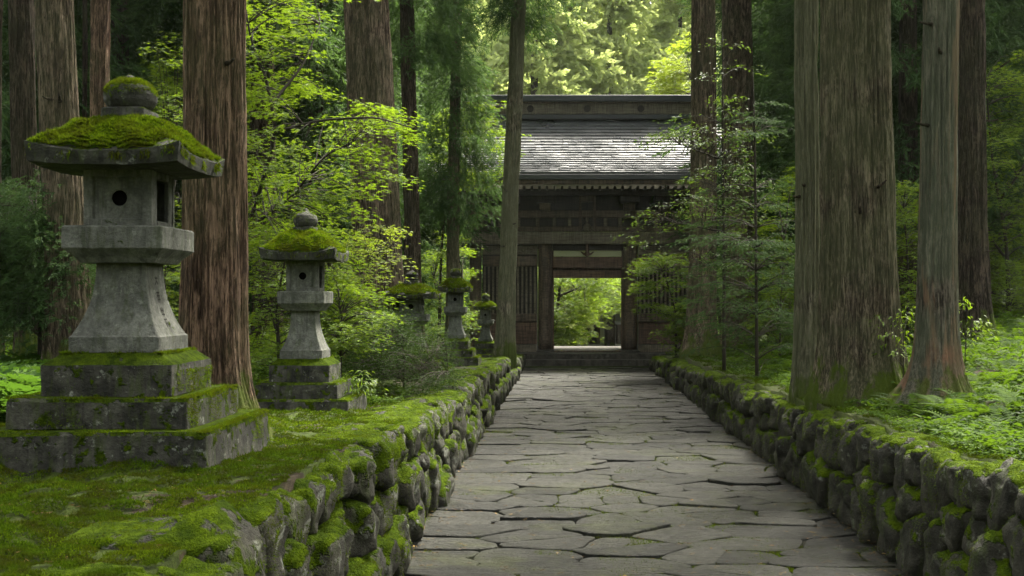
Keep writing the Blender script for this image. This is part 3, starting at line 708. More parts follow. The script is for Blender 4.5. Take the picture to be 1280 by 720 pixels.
# engraved characters down the right side of the nearest lantern's post
mb = MB(); r5 = np.random.default_rng(5)
def post_h(z): t = np.clip((z-1.70)/.42, 0, 1); return .148+.102*(1-t)**2.3
for zc, seedk in ((2.02, 1), (1.93, 2), (1.835, 3), (1.765, 4)):
    strokes = {1: [(-.03, .02, .03, .02), (0, .035, 0, -.01), (0, .0, -.03, -.03), (0, .0, .03, -.03)], 2: [(-.03, .025, .03, .025), (-.03, .0, .03, .0), (-.03, -.028, .03, -.028), (-.012, .025, -.012, -.028), (.014, .025, .014, -.028)],
               3: [(0, .035, 0, -.035), (-.03, .01, .03, .01), (-.028, .03, -.02, -.005), (.028, .03, .02, -.005), (-.03, -.02, .03, -.02)], 4: [(-.03, .03, .03, .03), (0, .03, -.03, -.03), (0, .005, .03, -.03), (-.015, 0, .02, 0)]}[seedk]
    for x0, z0, x1, z1 in strokes:
        p0 = np.array([x0*.8, z0*.8]); p1 = np.array([x1*.8, z1*.8]); d_ = unit(p1-p0); nn = np.array([-d_[1], d_[0]])*.0045
        k = 5; L = []
        for t in np.linspace(0, 1, k):
            c_ = p0+(p1-p0)*t
            for s_ in (-1, 1):
                e = c_+nn*s_; zz = zc+e[1]; L.append((post_h(zz)+.0035, e[0], zz-1.0))
        mb.add(L, np.array([[2*a, 2*a+1, 2*a+3, 2*a+2] for a in range(k-1)]))
post = [c for c in L1.children if c.name.startswith('post')][0]
mb.build('inscription', M['ink'], post)


# ------------------------------------------------------------------ trees
def trunk_mesh(R0, H, lean, mat, seed, flare=.7, fh=.35, nth=200, zf=6.0, dz=.045, lobes=5, groove=.018, taper=.45):
    zs = np.concatenate([np.arange(-.25, zf, dz), np.linspace(zf, H, 14)]); th = np.linspace(0, 2*np.pi, nth, endpoint=False)
    Zg, T = np.meshgrid(zs, th, indexing='ij'); c, s_ = np.cos(T), np.sin(T)
    Rz = R0*(1-taper*np.clip(Zg, 0, None)/H)
    off = seed*13.7
    lob = vn(np.stack([c.ravel()*1.6+off, s_.ravel()*1.6, 0*c.ravel()+off], -1), 3).reshape(c.shape)
    z0 = np.clip(Zg, 0, None)
    fl = flare*np.exp(-z0/fh)*(.30+1.3*lob**1.4)+.12*np.exp(-z0/(fh*3.5))
    low = (fbm(np.stack([c.ravel()*2+off, s_.ravel()*2, Zg.ravel()*.35], -1), 5, 3).reshape(c.shape)-.5)*.20
    kn = vn(np.stack([c.ravel()*2.4+off, s_.ravel()*2.4, Zg.ravel()*1.3+off], -1), 19).reshape(c.shape); low = low+.07*np.clip((kn-.80)/.2, 0, 1)**1.3-.05*np.clip((.2-kn)/.2, 0, 1)
    fr = 20.
    g1 = vn(np.stack([c.ravel()*R0*fr*1.7+off, s_.ravel()*R0*fr*1.7, Zg.ravel()*.9], -1), 7)
    g2 = vn(np.stack([c.ravel()*R0*fr*4+off, s_.ravel()*R0*fr*4, Zg.ravel()*2.2], -1), 8)
    gr = (-(1-np.abs(2*g1-1))**2.2*groove*1.5+(g2-.5)*groove*.9).reshape(c.shape)
    r = Rz*(1+fl+low)+gr
    x = r*c+lean[0]*Zg+.04*np.sin(Zg*.35+seed)-.04*math.sin(seed); y = r*s_+lean[1]*Zg
    V = np.stack([x.ravel(), y.ravel(), Zg.ravel()], -1); m = len(zs)
    i = np.arange(m-1)[:, None]*nth; j = np.arange(nth)[None]
    return mesh('trunk', V, [np.stack([i+j, i+(j+1) % nth, i+nth+(j+1) % nth, i+nth+j], -1).reshape(-1, 4), (np.arange(nth)+(m-1)*nth)[None]], mat, True)

def cedar_crown(H, Rc, nbr, per, ssize, tmpl, seed, mat, droop=.35, shape=1.0, zlow=0.0):
    """crown geometry from z=0 (lowest boughs) to H"""
    r = np.random.default_rng(seed); pos = []; dirs = []
    for b in range(nbr):
        t = (b+r.random())/nbr; z = H*t; az = r.uniform(0, 2*np.pi); L = Rc*((1-t)**.75)*r.uniform(.55, 1.1)*(min(1, .55+t*4))+.25
        nn = max(3, int(per*(.3+L/Rc))); u = r.uniform(.15, 1, nn)**.7
        rise = r.uniform(-.1, .25)
        px_ = np.cos(az)*L*u; py_ = np.sin(az)*L*u; pz_ = z+L*(rise*u-droop*u*u)
        wdt = .28*L*(1-u*.4); px_ = px_+r.normal(0, 1, nn)*wdt*.5; py_ = py_+r.normal(0, 1, nn)*wdt*.5; pz_ = pz_+r.normal(0, .10, nn)*ssize*1.5
        # tufts
        for q_ in range(3):
            pos.append(np.stack([px_, py_, pz_], -1)+r.normal(0, ssize*.28, (nn, 3)))
            o = np.stack([np.cos(az)+0*u, np.sin(az)+0*u, -droop*1.2*u-.1], -1)+r.normal(0, .65, (nn, 3)); dirs.append(unit(o))
    pos = np.concatenate(pos); dirs = np.concatenate(dirs); n = len(pos)
    V, fs, t = scatter(*tmpl, pos, dirs, unit(np.array([0, 0, 1.])+r.normal(0, .5, (n, 3))), r.uniform(.7, 1.35, n)*ssize)
    return mesh('crown', V, fs, mat, False, t)
def limbs_mesh(H, Rc, n, seed, mat=None):
    r = np.random.default_rng(seed); mb = MB()
    for b in range(n):
        z = H*(b+r.random())/n; az = r.uniform(0, 6.28); L = Rc*(1-z/H)**.75*r.uniform(.6, .95); u = np.linspace(0, 1, 6)
        mb.tube(np.stack([np.cos(az)*L*u, np.sin(az)*L*u, z+L*(.2*u-.35*u*u)], -1), np.linspace(.035, .008, 6), 5)
    return mb
CR_TOP = cedar_crown(13, 2.2, 60, 9, .55, SPRIG_W, 3, M['cedar_dark'])          # crowns that start above the picture
CR_MID = [cedar_crown(16, 3.2, 260, 14, .42, SPRIG, s_, M['cedar'], .45) for s_ in (5, 6)]
CR_MIDD = [cedar_crown(17, 3.4, 260, 14, .45, SPRIG, s_, M['cedar_dark'], .45) for s_ in (7, 8)]
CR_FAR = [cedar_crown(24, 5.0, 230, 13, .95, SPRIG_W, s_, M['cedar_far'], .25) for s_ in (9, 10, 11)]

def add_crown(root, me, z, s=1.0, rz=0.0, mat=None):
    o = obj('crown', me, root, (0, 0, z)); o.scale = (s, s, s); o.rotation_euler = (0, 0, rz)
    if mat is not None:
        o.material_slots[0].link = 'OBJECT'; o.material_slots[0].material = mat
    return o
def cedar(label, pb, yb, ptop, d, wpx, mat, H=22, crown_z=9.5, near=False, flare=.7, fh=.35, seed=1, crown=None, cs=1.0, group=None, name='cedar_tree', groove=.018):
    """pb: centre px at base, ptop: centre px at the top edge of the photo"""
    X = PX(pb, d); z = tz(X, d) if yb is None else PZ(yb, d); hv = PZ(0, d)-z
    lean = ((PX(ptop, d)-X)/hv, 0.0)
    root = thing(name, label, 'cedar tree', (X, d, z), group)
    me = trunk_mesh(wpx*d/F/2, H, lean, M[mat], seed, flare, fh, 260 if near else 110, min(H*.9, hv+.6), .035 if near else .08, groove=groove)
    tr = obj('trunk', me, root)
    if near:
        q9 = np.random.default_rng(seed*7); Rr_ = wpx*d/F/2
        for _ in range(3):
            a9 = q9.uniform(3.5, 5.9); z9 = q9.uniform(1.3, 4.2); L9 = q9.uniform(.05, .22); mb = MB(); o9 = np.array([lean[0]*z9, 0, z9]); dd9 = np.array([math.cos(a9), math.sin(a9), q9.uniform(-.1, .4)])
            mb.tube([o9+dd9*Rr_*.8, o9+dd9*(Rr_*.97+L9*.5), o9+dd9*(Rr_*.95+L9)+[0, 0, .01]], [.022, .013, .008], 7); mb.build('branch_stub', M['bark_dark'], tr, True)
    o = add_crown(root, crown or CR_TOP, crown_z, cs, seed*1.3); o.location.x = lean[0]*crown_z
    return root
# left side
cedar('thick red brown cedar trunk with mossy roots right behind the nearest stone lantern', 266, 545, 269, 8.4, 80, 'bark_red', near=True, flare=1.1, fh=.22, seed=1)
cedar('pale grey brown cedar trunk left of the nearest lantern roof', 88, 470, 73, 12.5, 48, 'bark_brown', near=True, flare=.5, fh=.5, seed=2)
cedar('dark brown cedar trunk left of the pale trunk at the far left', 40, 440, 30, 16, 34, 'bark_dark', flare=.4, seed=3)
cedar('cedar trunk cut by the left edge of the photo', -6, 440, -4, 14, 16, 'bark_dark', seed=4, flare=.3)
cedar('slim red brown cedar trunk seen just left of the nearest lantern finial', 122, 430, 121, 19, 27, 'bark_red', seed=5)
cedar('thin grey cedar trunk in the gap left of the slim red trunk', 103, 425, 103, 23, 8, 'bark_dark', seed=6)
cedar('broad fibrous cedar trunk rising behind the young maple and the wide roofed lantern', 476, 440, 458, 18.5, 62, 'bark_brown', near=True, flare=.5, fh=.45, seed=7, crown_z=10)
cedar('narrow dark cedar trunk right of the broad fibrous trunk', 518, 440, 513, 23, 21, 'bark_dark', seed=8, crown=CR_MID[1], crown_z=5.8, cs=.48)
cedar('dim cedar trunk behind the bright maple foliage', 335, 440, 330, 26, 34, 'bark_dark', seed=9, crown=CR_MID[0], crown_z=7)
cedar('short visible mossy cedar trunk behind the fourth lantern under drooping boughs', 566, 440, 570, 27.5, 17, 'bark_green', seed=10, crown=CR_MID[1], crown_z=3.1, cs=.42, H=14)
cedar('leaning grey green cedar trunk in front of the left half of the gate', 631, 446, 644, 25.5, 23, 'bark_pale', near=True, flare=.3, seed=11, crown=CR_MID[0], crown_z=7.3, cs=.5, H=18)
# right side
cedar('dark cedar trunk at the right edge of the visible gate roof', 876, 440, 876, 26, 36, 'bark_brown', seed=12, flare=.5, crown_z=12, H=25)
cedar('brown cedar trunk behind the slender saplings', 925, 440, 922, 29, 42, 'bark_brown', seed=13, crown_z=14, H=26)
cedar('straight grey green cedar trunk touching the left side of the biggest trunk', 1008, 494, 1012, 13.5, 32, 'bark_pale', near=True, flare=.45, fh=.35, seed=14)
cedar('biggest cedar trunk, grey green and widening at the base, right of the path', 1076, 498, 1075, 12.4, 95, 'bark_green', near=True, flare=.55, fh=.40, seed=15, groove=.02)
cedar('leaning cedar trunk with peeling red patches and spreading roots above the right wall', 1170, 508, 1180, 11.4, 48, 'bark_peel', near=True, flare=1.7, fh=.26, seed=16)
cedar('dark cedar trunk standing behind the peeling trunk on the right slope', 1218, 420, 1212, 18.5, 36, 'bark_dark', near=True, flare=.7, fh=.4, seed=17)

# background trees: each stands on the slope, with boughs down into view
def bgtree(label, px, d, kind, H, cz, wm=.5, group=None, seed=1, s=1.0, dx=0):
    X = PX(px, d); z = tz(X, d); root = thing('cedar_tree', label, 'cedar tree', (X, d, z), group)
    mb = MB(); mb.tube([(0, 0, -.3), (0, 0, H*.5), (0, 0, H*.95)], [wm/2, wm*.35, .06], 12)
    mb.build('trunk', M['bark_dark'], root, True)
    add_crown(root, kind, cz, s, seed*2.1); return root
bgl = [(-60, 24, 0), (60, 30, 1), (150, 27, 0), (165, 36, 2), (215, 33, 1), (285, 31, 3), (395, 30, 0), (430, 38, 2), (455, 34, 1), (30, 40, 3), (-150, 34, 1), (330, 44, 2), (480, 46, 0), (250, 48, 3), (100, 50, 0),
       (1003, 34, 1), (1062, 30, 3), (1045, 36, 0), (1135, 26, 1), (1150, 36, 2), (1240, 30, 0), (1300, 27, 3), (1400, 32, 1), (1090, 46, 0), (1210, 46, 2), (1330, 48, 3), (970, 48, 0), (985, 44, 1), (940, 60, 2), (545, 62, 3), (500, 56, 1)]
gapn = {}; bgl.sort(key=lambda t: t[1])
for k, (px, d, kd) in enumerate(bgl):
    me = [CR_MID[0], CR_MIDD[0], CR_MID[1], CR_MIDD[1]][kd]
    side = 'left' if px < 640 else 'right'
    gap = [g_ for lim, g_ in [(0, 'past the left edge behind the evergreen shrub'), (80, 'behind the pale trunk at far left'), (200, 'in the gap above the nearest lantern'), (270, 'behind the thick red trunk'), (360, 'behind the curved maple stem'), (445, 'left of the broad fibrous trunk'), (510, 'between the broad and the narrow trunk'), (620, 'left of the leaning trunk by the gate'),
        (950, 'behind the sparse sapling'), (990, 'behind the fir sapling'), (1030, 'behind the straight grey trunk'), (1120, 'behind the biggest trunk'), (1160, 'in the gap between biggest and peeling trunk'), (1245, 'behind the dark trunk on the right slope'), (1310, 'at the right edge of the photo'), (1500, 'past the right edge of the photo')] if px < lim][0]
    gn = gapn.get(gap, 0); gapn[gap] = gn+1
    bgtree(['background cedar with dense boughs ', 'farther background cedar ', 'farthest background cedar '][gn]+gap, px, d, me, 20, rng.uniform(.8, 3.0), group='background cedars on the %s side of the forest' % side, seed=k, s=rng.uniform(.95, 1.25))
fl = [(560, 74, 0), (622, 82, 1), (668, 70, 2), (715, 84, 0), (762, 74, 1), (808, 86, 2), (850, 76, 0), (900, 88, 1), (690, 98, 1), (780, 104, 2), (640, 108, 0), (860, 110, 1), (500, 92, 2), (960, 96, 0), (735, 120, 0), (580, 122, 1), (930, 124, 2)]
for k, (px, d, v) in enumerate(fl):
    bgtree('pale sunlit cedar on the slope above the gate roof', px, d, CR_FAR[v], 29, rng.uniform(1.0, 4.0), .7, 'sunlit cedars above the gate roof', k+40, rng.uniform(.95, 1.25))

# unseen forest behind and beside the viewpoint, crowns added to block sky light
def me_arrays(me):
    n = len(me.vertices); v = np.empty(n*3, np.float32); me.vertices.foreach_get('co', v); k = len(me.loops); l = np.empty(k, np.int32); me.loops.foreach_get('vertex_index', l)
    return v.reshape(-1, 3), l.reshape(-1, 4)
FC = cedar_crown(20, 4.2, 90, 8, 1.1, SPRIG_W, 77, M['cedar_dark']); fv, ff = me_arrays(FC); parts = []
for x_, y_ in [(-6, -19), (5, -21), (-13, -20), (13, -18), (0, -27), (23, -12), (-23, -12), (-24, 4), (24, 4)]:
    a_ = rng.uniform(0, 6.28); c_, s_ = math.cos(a_), math.sin(a_); V_ = fv@np.array([[c_, s_, 0], [-s_, c_, 0], [0, 0, 1]])*rng.uniform(.9, 1.15)+np.array([x_, y_, tz(x_, y_)+1.5])
    parts.append((V_, [ff], rng.random(len(V_))))
V, fs, t = smear(parts); o = obj('light_blocking_forest', mesh('light_blocking_forest', V, fs, M['cedar_dark'], False, t)); o['kind'] = 'stuff'

# leafy trees and shrubs: flat sprays of leaves on twigs
def in_poly(px, py, poly):
    c = False; n = len(poly)
    for a in range(n):
        x0, y0 = poly[a]; x1, y1 = poly[(a+1) % n]
        if (y0 > py) != (y1 > py) and px < (x1-x0)*(py-y0)/(y1-y0)+x0: c = not c
    return c
def spray_tree(name, label, cat, stems, poly, dr, nspray, per, leaf, lsize, mat, srad=.35, flat=.10, group=None, seed=1, stem_r=.03, twig_r=.005, droop=.12, bark='twig', stemname='trunk', updown=.25, join=1.2):
    """stems: lists of (px,py,d); poly: where the foliage hangs, in photo pixels at depth range dr"""
    r = np.random.default_rng(seed); S = [np.array([P(*q) for q in st]) for st in stems]
    base = S[0][0].copy(); base[2] = tz(base[0], base[1])-.03; S[0] = np.vstack([base, S[0][1:]]) if len(S[0]) > 1 else np.vstack([base, S[0]])
    root = thing(name, label, cat, tuple(base), group)
    mb = MB(); allp = []
    for k, s_ in enumerate(S):
        m = len(s_)*5; tt = np.linspace(0, len(s_)-1, m); pt = np.stack([np.interp(tt, np.arange(len(s_)), s_[:, a]) for a in range(3)], -1)
        kk = np.array([1, 2, 3, 2, 1])/9.
        if m > 8: pt[2:-2] = np.stack([np.convolve(pt[:, a], kk, 'valid') for a in range(3)], -1)
        mb.tube(pt, np.linspace(stem_r, stem_r*.25, m)*(1 if k == 0 else .6), 7); allp.append(pt)
    allp = np.concatenate(allp)
    xs_ = [p_[0] for p_ in poly]; ys_ = [p_[1] for p_ in poly]; cs = []; tries = 0
    while len(cs) < nspray and tries < nspray*60:
        tries += 1; px = r.uniform(min(xs_), max(xs_)); py = r.uniform(min(ys_), max(ys_))
        if not in_poly(px, py, poly): continue
        d = r.uniform(*dr); p_ = P(px, py, d)
        if vn(np.array([[p_[0]*1.7+seed, p_[1]*1.7, p_[2]*2.6]]), 9)[0] < .42: continue
        if p_[2] < tz(p_[0], p_[1])+.05: continue
        cs.append(p_)
    pos = []; dirs = []; ups = []
    for c_ in cs:
        dd = np.linalg.norm(allp-c_-np.array([0, 0, -.15]), axis=1); near_ = allp[np.argmin(dd)]
        v = c_-near_; L = np.linalg.norm(v)
        if L < 3.5 and L > .05:
            u = np.linspace(0, 1, 5)[:, None]; arc = near_+v*u+np.array([0, 0, 1])*(np.sin(u*np.pi)*.10*L)
            mb.tube(arc, np.linspace(twig_r*2.2 if L > join else twig_r*1.4, twig_r*.5, 5), 4, False)
        hv = v*np.array([1, 1, 0]); az = math.atan2(hv[1], hv[0])+r.normal(0, .35)
        ax_ = np.array([math.cos(az), math.sin(az), 0]); sd_ = np.array([-ax_[1], ax_[0], 0]); n = r.poisson(per)+3
        u = r.uniform(-.7, 1, n); w_ = r.normal(0, .38, n)*(1.1-np.abs(u)*.6)
        sr = srad*r.uniform(.6, 1.35); pz = r.normal(0, flat*.5, n)*sr*2-droop*np.clip(u, 0, 1)**2*sr*2
        pos.append(c_+sr*(ax_*u[:, None]+sd_*w_[:, None])+np.stack([0*u, 0*u, pz], -1))
        dirs.append(unit(ax_*.8+sd_*np.sign(w_)[:, None]*.55+r.normal(0, .35, (n, 3))*np.array([1, 1, .45])+np.array([0, 0, -.12])))
        ups.append(unit(np.array([0, 0, 1.])+r.normal(0, updown, (n, 3))))
        mb.tube(np.array([c_-ax_*sr*.5, c_+ax_*sr*.2, c_+ax_*sr*.85+[0, 0, -droop*sr]]), [twig_r*.8, twig_r*.6, twig_r*.3], 3, False)
    mb.build(stemname, M[bark], root, True, rel=base)
    pos = np.concatenate(pos); V, fs, t = scatter(*leaf, pos, np.concatenate(dirs), np.concatenate(ups), r.uniform(.65, 1.25, len(pos))*lsize)
    obj('foliage', mesh('foliage', V-base, fs, M[mat], False, t), root)
    return root
spray_tree('maple_tree', 'bright green maple with dark curved stem between red cedar trunk and broad fibrous trunk', 'maple tree',
    [[(300, 455, 14.2), (300, 300, 14.2), (318, 262, 14), (346, 165, 13.8), (332, 94, 13.6), (314, 54, 13.5), (300, -30, 13.4)], [(346, 165, 13.8), (400, 150, 13.2), (470, 146, 12.8), (515, 160, 12.6)], [(303, 290, 14.15), (363, 249, 14.2), (405, 195, 14), (440, 178, 13.6)], [(340, 130, 13.8), (380, 80, 14.2), (400, 30, 14.6)]],
    [(305, -20), (430, -20), (372, 70), (385, 100), (440, 125), (500, 138), (525, 165), (500, 215), (455, 245), (440, 300), (400, 330), (305, 330)], (12.9, 15.6), 190, 42, STAR, .056, 'maple', .36, seed=21, stem_r=.035)
spray_tree('maple_shrub', 'low bright green maple shrub behind the second lantern', 'shrub', [[(352, 470, 14.5), (345, 380, 14.5), (360, 310, 14.5)], [(345, 380, 14.5), (410, 330, 14.2)], [(350, 430, 14.5), (330, 360, 14.8)]],
    [(305, 285), (430, 285), (455, 340), (440, 395), (425, 470), (310, 480)], (13.4, 16.5), 170, 38, STAR, .052, 'maple', .34, seed=22)
spray_tree('young_maple', 'small bright leafed young maple just right of the second lantern post', 'shrub', [[(425, 470, 13.2), (428, 400, 13.2), (420, 350, 13.1)]],
    [(395, 352), (440, 345), (478, 372), (488, 395), (455, 425), (430, 455), (405, 452), (398, 410)], (12.7, 13.8), 62, 46, STAR, .046, 'maple', .26, seed=23, stem_r=.012)
spray_tree('sapling', 'sparse yellow green sapling with a thin stem against the broad fibrous trunk', 'sapling', [[(455, 440, 14.6), (452, 380, 14.6), (460, 330, 14.5), (478, 290, 14.4)], [(456, 350, 14.5), (430, 310, 14.4)], [(462, 325, 14.5), (500, 300, 14.3)]],
    [(425, 280), (510, 280), (515, 300), (480, 350), (440, 372), (418, 330)], (14, 15), 30, 26, STAR, .042, 'maple_y', .26, seed=24, stem_r=.012, twig_r=.004)
spray_tree('azalea_shrub', 'dark low shrub with small greyish leaves in front of the wide roofed lantern', 'shrub', [[(505, 492, 14.6), (505, 440, 14.6)], [(505, 480, 14.6), (470, 420, 14.8)], [(505, 480, 14.6), (545, 440, 14.6)], [(505, 478, 14.6), (560, 465, 14.3)]],
    [(440, 410), (470, 385), (500, 398), (525, 412), (560, 425), (578, 450), (572, 482), (530, 492), (470, 488), (435, 470), (436, 435)], (13.6, 15.8), 420, 46, SIMPLE, .030, 'broad', .17, .5, seed=25, stem_r=.014, updown=1.1, twig_r=.003)
spray_tree('maple_tree', 'light green maple boughs hanging in front of the left end of the gate roof', 'maple tree', [[(548, 440, 29.5), (552, 300, 29.5), (565, 200, 29)], [(560, 230, 29), (600, 170, 28.6), (625, 150, 28.4)]],
    [(560, 135), (628, 128), (636, 170), (630, 215), (590, 235), (550, 230), (545, 160)], (27.8, 30.5), 110, 36, STAR, .085, 'maple', .5, seed=26, stem_r=.05)
spray_tree('broadleaf_sapling', 'tall thin sapling with sparse layered leaves before the dark trunk right of the gate', 'sapling', [[(905, 462, 20), (905, 300, 20), (903, 160, 20), (903, 40, 20)], [(903, 200, 20), (850, 180, 19.6)], [(904, 290, 20), (830, 275, 19.5)], [(904, 330, 20), (850, 335, 19.6)]],
    [(885, 40), (925, 50), (950, 150), (965, 300), (950, 330), (880, 345), (800, 318), (778, 300), (800, 268), (855, 240), (845, 215), (795, 185), (850, 150), (870, 90)], (19, 20.8), 125, 22, OVAL, .062, 'sapling', .36, seed=27, stem_r=.035, twig_r=.006)
spray_tree('fir_sapling', 'dark fir sapling with flat horizontal branches left of the straight grey green trunk', 'sapling', [[(946, 466, 17.5), (945, 300, 17.5), (943, 150, 17.5), (941, 90, 17.5)]],
    [(935, 110), (955, 110), (985, 230), (1000, 330), (1000, 430), (960, 452), (900, 445), (865, 380), (870, 300), (915, 200)], (16.7, 18.3), 110, 34, sprig(11, .05, 3), .085, 'cedar_dark', .42, .05, seed=28, stem_r=.03, twig_r=.006, updown=.15)
spray_tree('bright_shrub', 'bright green shrub growing against the right part of the gate', 'shrub', [[(845, 442, 28.5), (845, 390, 28.5), (830, 340, 28.3)], [(845, 400, 28.5), (815, 385, 28)]],
    [(798, 322), (850, 318), (868, 340), (868, 440), (842, 442), (836, 400), (806, 385), (800, 350)], (27.2, 29.3), 115, 32, STAR, .085, 'maple', .42, seed=29, stem_r=.03)
spray_tree('maple_tree', 'bright green maple leaves at the right edge of the photo behind the dark trunk', 'maple tree', [[(1262, 400, 23), (1258, 300, 23), (1240, 200, 23), (1232, 100, 23)], [(1250, 250, 23), (1300, 180, 22.5)], [(1255, 320, 23), (1225, 280, 23)]],
    [(1228, 90), (1300, 60), (1310, 330), (1300, 395), (1235, 385), (1225, 300)], (21.5, 25), 190, 40, STAR, .075, 'maple', .5, seed=30, stem_r=.05)
spray_tree('maple_shrub', 'bright green shrub in the gap between the biggest trunk and the peeling trunk', 'shrub', [[(1135, 420, 21), (1135, 330, 21), (1130, 260, 21)]],
    [(1100, 230), (1160, 215), (1165, 330), (1160, 420), (1110, 425)], (19.8, 22.5), 90, 36, STAR, .07, 'maple', .42, seed=31)
spray_tree('maple_shrub', 'green undergrowth shrub between the saplings and the straight grey green trunk', 'shrub', [[(975, 452, 21), (975, 400, 21), (980, 300, 21)]],
    [(955, 260), (998, 200), (998, 440), (960, 455), (945, 450), (950, 400)], (20.5, 23), 75, 36, STAR, .065, 'maple', .42, seed=32)
spray_tree('yew_shrub', 'dark evergreen shrub at the far left above the ferns', 'shrub', [[(50, 420, 13), (50, 330, 13), (45, 270, 13)], [(50, 350, 13), (100, 320, 12.8)], [(50, 350, 13), (0, 300, 13)]],
    [(-30, 235), (40, 232), (80, 255), (108, 300), (112, 365), (90, 395), (-30, 395)], (12.2, 14.2), 260, 30, sprig(12, .045, 4), .13, 'cedar_dark', .34, .25, seed=33, droop=.5, updown=.5)
spray_tree('maple_tree', 'light green tree just beyond the gate, filling the left of its doorway', 'maple tree', [[(690, 430, 44), (700, 360, 44), (705, 280, 44)], [(700, 370, 44), (745, 350, 43.5)]],
    [(650, 335), (765, 335), (755, 362), (735, 385), (732, 405), (722, 438), (650, 440)], (42, 47), 230, 34, STAR, .15, 'maple', .75, seed=34, stem_r=.09)
spray_tree('maple_tree', 'green tree behind the gate doorway whose boughs droop over the far temple roof', 'maple tree', [[(800, 430, 58), (795, 360, 58), (780, 300, 58)]],
    [(728, 330), (830, 330), (830, 395), (790, 392), (765, 388), (740, 388), (735, 380)], (54, 61), 110, 34, STAR, .19, 'maple', .95, seed=35, stem_r=.1)
spray_tree('maple_tree', 'yellow green leafy boughs beside the dark trunk at the right end of the roof ridge', 'maple tree', [[(905, 440, 40), (880, 250, 40), (865, 100, 39)]],
    [(832, 70), (862, 40), (868, 170), (840, 160), (822, 118)], (38, 41), 60, 34, STAR, .13, 'maple_y', .6, seed=36, stem_r=.08)
spray_tree('maple_tree', 'bright maple foliage behind the first cedar trunks on the left, near the ground', 'maple tree', [[(210, 430, 22), (205, 350, 22), (215, 260, 22)]],
    [(195, 60), (232, 40), (235, 410), (195, 420)], (20, 25), 90, 36, STAR, .07, 'maple', .45, seed=37)

# ------------------------------------------------------------------ undergrowth, ferns, mosses
def ground_pts(n, x0, x1, y0, y1, keep=None, seed=1, falloff=True):
    r = np.random.default_rng(seed); a = 1/y0; b = 1/y1
    y = 1/(r.uniform(b, a, n)) if falloff else r.uniform(y0, y1, n); x = r.uniform(x0, x1, n)
    if keep is not None: m = keep(x, y); x, y = x[m], y[m]
    return np.stack([x, y, terr(x, y)], -1)
def stuff(name, parts, mat):
    V, fs, t = smear(parts); o = obj(name, mesh(name, V, fs, mat, False, t)); o['kind'] = 'stuff'; return o
# moss carpet on the left terrace
def kl(x, y):
    p = np.stack([x, y, 0*x], -1)
    return (fbm(p*1.1, 3, 3)+.3*fbm(p*6, 4, 2) < .86) & ~((abs(x+2.6) < .64) & (abs(y-6.95) < .64))
pts_ = ground_pts(620000, -4.6, -1.36, 3.4, 14, kl, 3)
lift = np.clip(fbm(pts_*np.array([7, 7, 0]), 21, 3)-.45, 0, 1)*.05
pts_[:, 2] += lift*.3
m_ = fbm(pts_*np.array([1.3, 1.3, 0])+3, 22, 4)+rng.normal(0, .07, len(pts_)) > .53
cl = vn(pts_*np.array([16, 16, 0]), 61); k_ = cl > .30+.25*rng.random(len(cl)); pts_ = pts_[k_]; pts_[:, 2] += cl[k_]*.030; m_ = m_[k_]
ln = .009+.0012*pts_[:, 1]
stuff('moss_carpet', [fuzz(pts_[m_], np.array([[0, 0, 1.]]), ln[m_], .2, 0, 1.0)], M['moss'])
stuff('moss_carpet', [fuzz(pts_[~m_], np.array([[0, 0, 1.]]), ln[~m_]*1.15, .2, 0, 1.0)], M['moss_dark'])
pr_ = ground_pts(170000, 2.66, 3.9, 6, 26, lambda x, y: fbm(np.stack([x, y, 0*x], -1)*2.2, 37, 4) > .40+.10*(x-2.66), 38)
cl = vn(pr_*np.array([16, 16, 0]), 62); pr_ = pr_[cl > .3]; pr_[:, 2] += cl[cl > .3]*.03
stuff('moss_carpet', [fuzz(pr_, np.array([[0, 0, 1.]]), .010+.0012*pr_[:, 1], .2, 0, 1.0)], M['moss_dark'])
# leafy ground cover on the right slope
def kr(x, y):
    p = np.stack([x, y, 0*x], -1)
    return (fbm(p*.9+5, 13, 3) > np.clip(.45-(x-3.0)*.10, .30, .60)) & (x > 2.75+.02*(y-6)) 
def cover(name, pts_, leaf, size, mat, k=5, hgt=.07, seed=5):
    r = np.random.default_rng(seed); n = len(pts_)
    ps = []; ds = []; us = []
    for q_ in range(k):
        az = r.uniform(0, 6.28, n); d_ = np.stack([np.cos(az), np.sin(az), r.uniform(-.15, .5, n)], -1)
        ps.append(pts_+np.stack([np.cos(az)*.01, np.sin(az)*.01, r.uniform(.2, 1, n)*hgt], -1)); ds.append(unit(d_)); us.append(unit(np.array([0, 0, 1.])+r.normal(0, .3, (n, 3))))
    ps = np.concatenate(ps)
    stuff(name, [scatter(*leaf, ps, np.concatenate(ds), np.concatenate(us), r.uniform(.6, 1.3, len(ps))*size)], M[mat])
cover('leafy_ground_cover', ground_pts(17000, 2.75, 13, 6.5, 34, kr, 6), OVAL, .062, 'under', 5, .12)
cover('small_leaf_ground_cover', ground_pts(24000, 2.72, 8, 6.5, 24, lambda x, y: fbm(np.stack([x, y, 0*x], -1)*1.5, 15, 3) > .44, 8), SIMPLE, .034, 'under', 5, .05)
cover('leafy_ground_cover', ground_pts(9000, -16, -3.4, 9, 34, lambda x, y: (fbm(np.stack([x, y, 0*x], -1)*.8, 16, 3) > .36), 9), oval_leaf(.17, .3), .13, 'under', 6, .30)
cover('leafy_ground_cover', ground_pts(3500, -3.4, -1.9, 13, 33, lambda x, y: fbm(np.stack([x, y, 0*x], -1)*1.3, 17, 3) > .52, 10), SIMPLE, .05, 'under', 6, .10)
fp = ground_pts(420, -6.5, -3.35, 8.6, 13.5, lambda x, y: (x < -.36*y-.15), 12)
k = 9; n = len(fp); az = rng.uniform(0, 6.28, n*k); d_ = np.stack([np.cos(az), np.sin(az), rng.uniform(.5, 1.2, n*k)], -1)
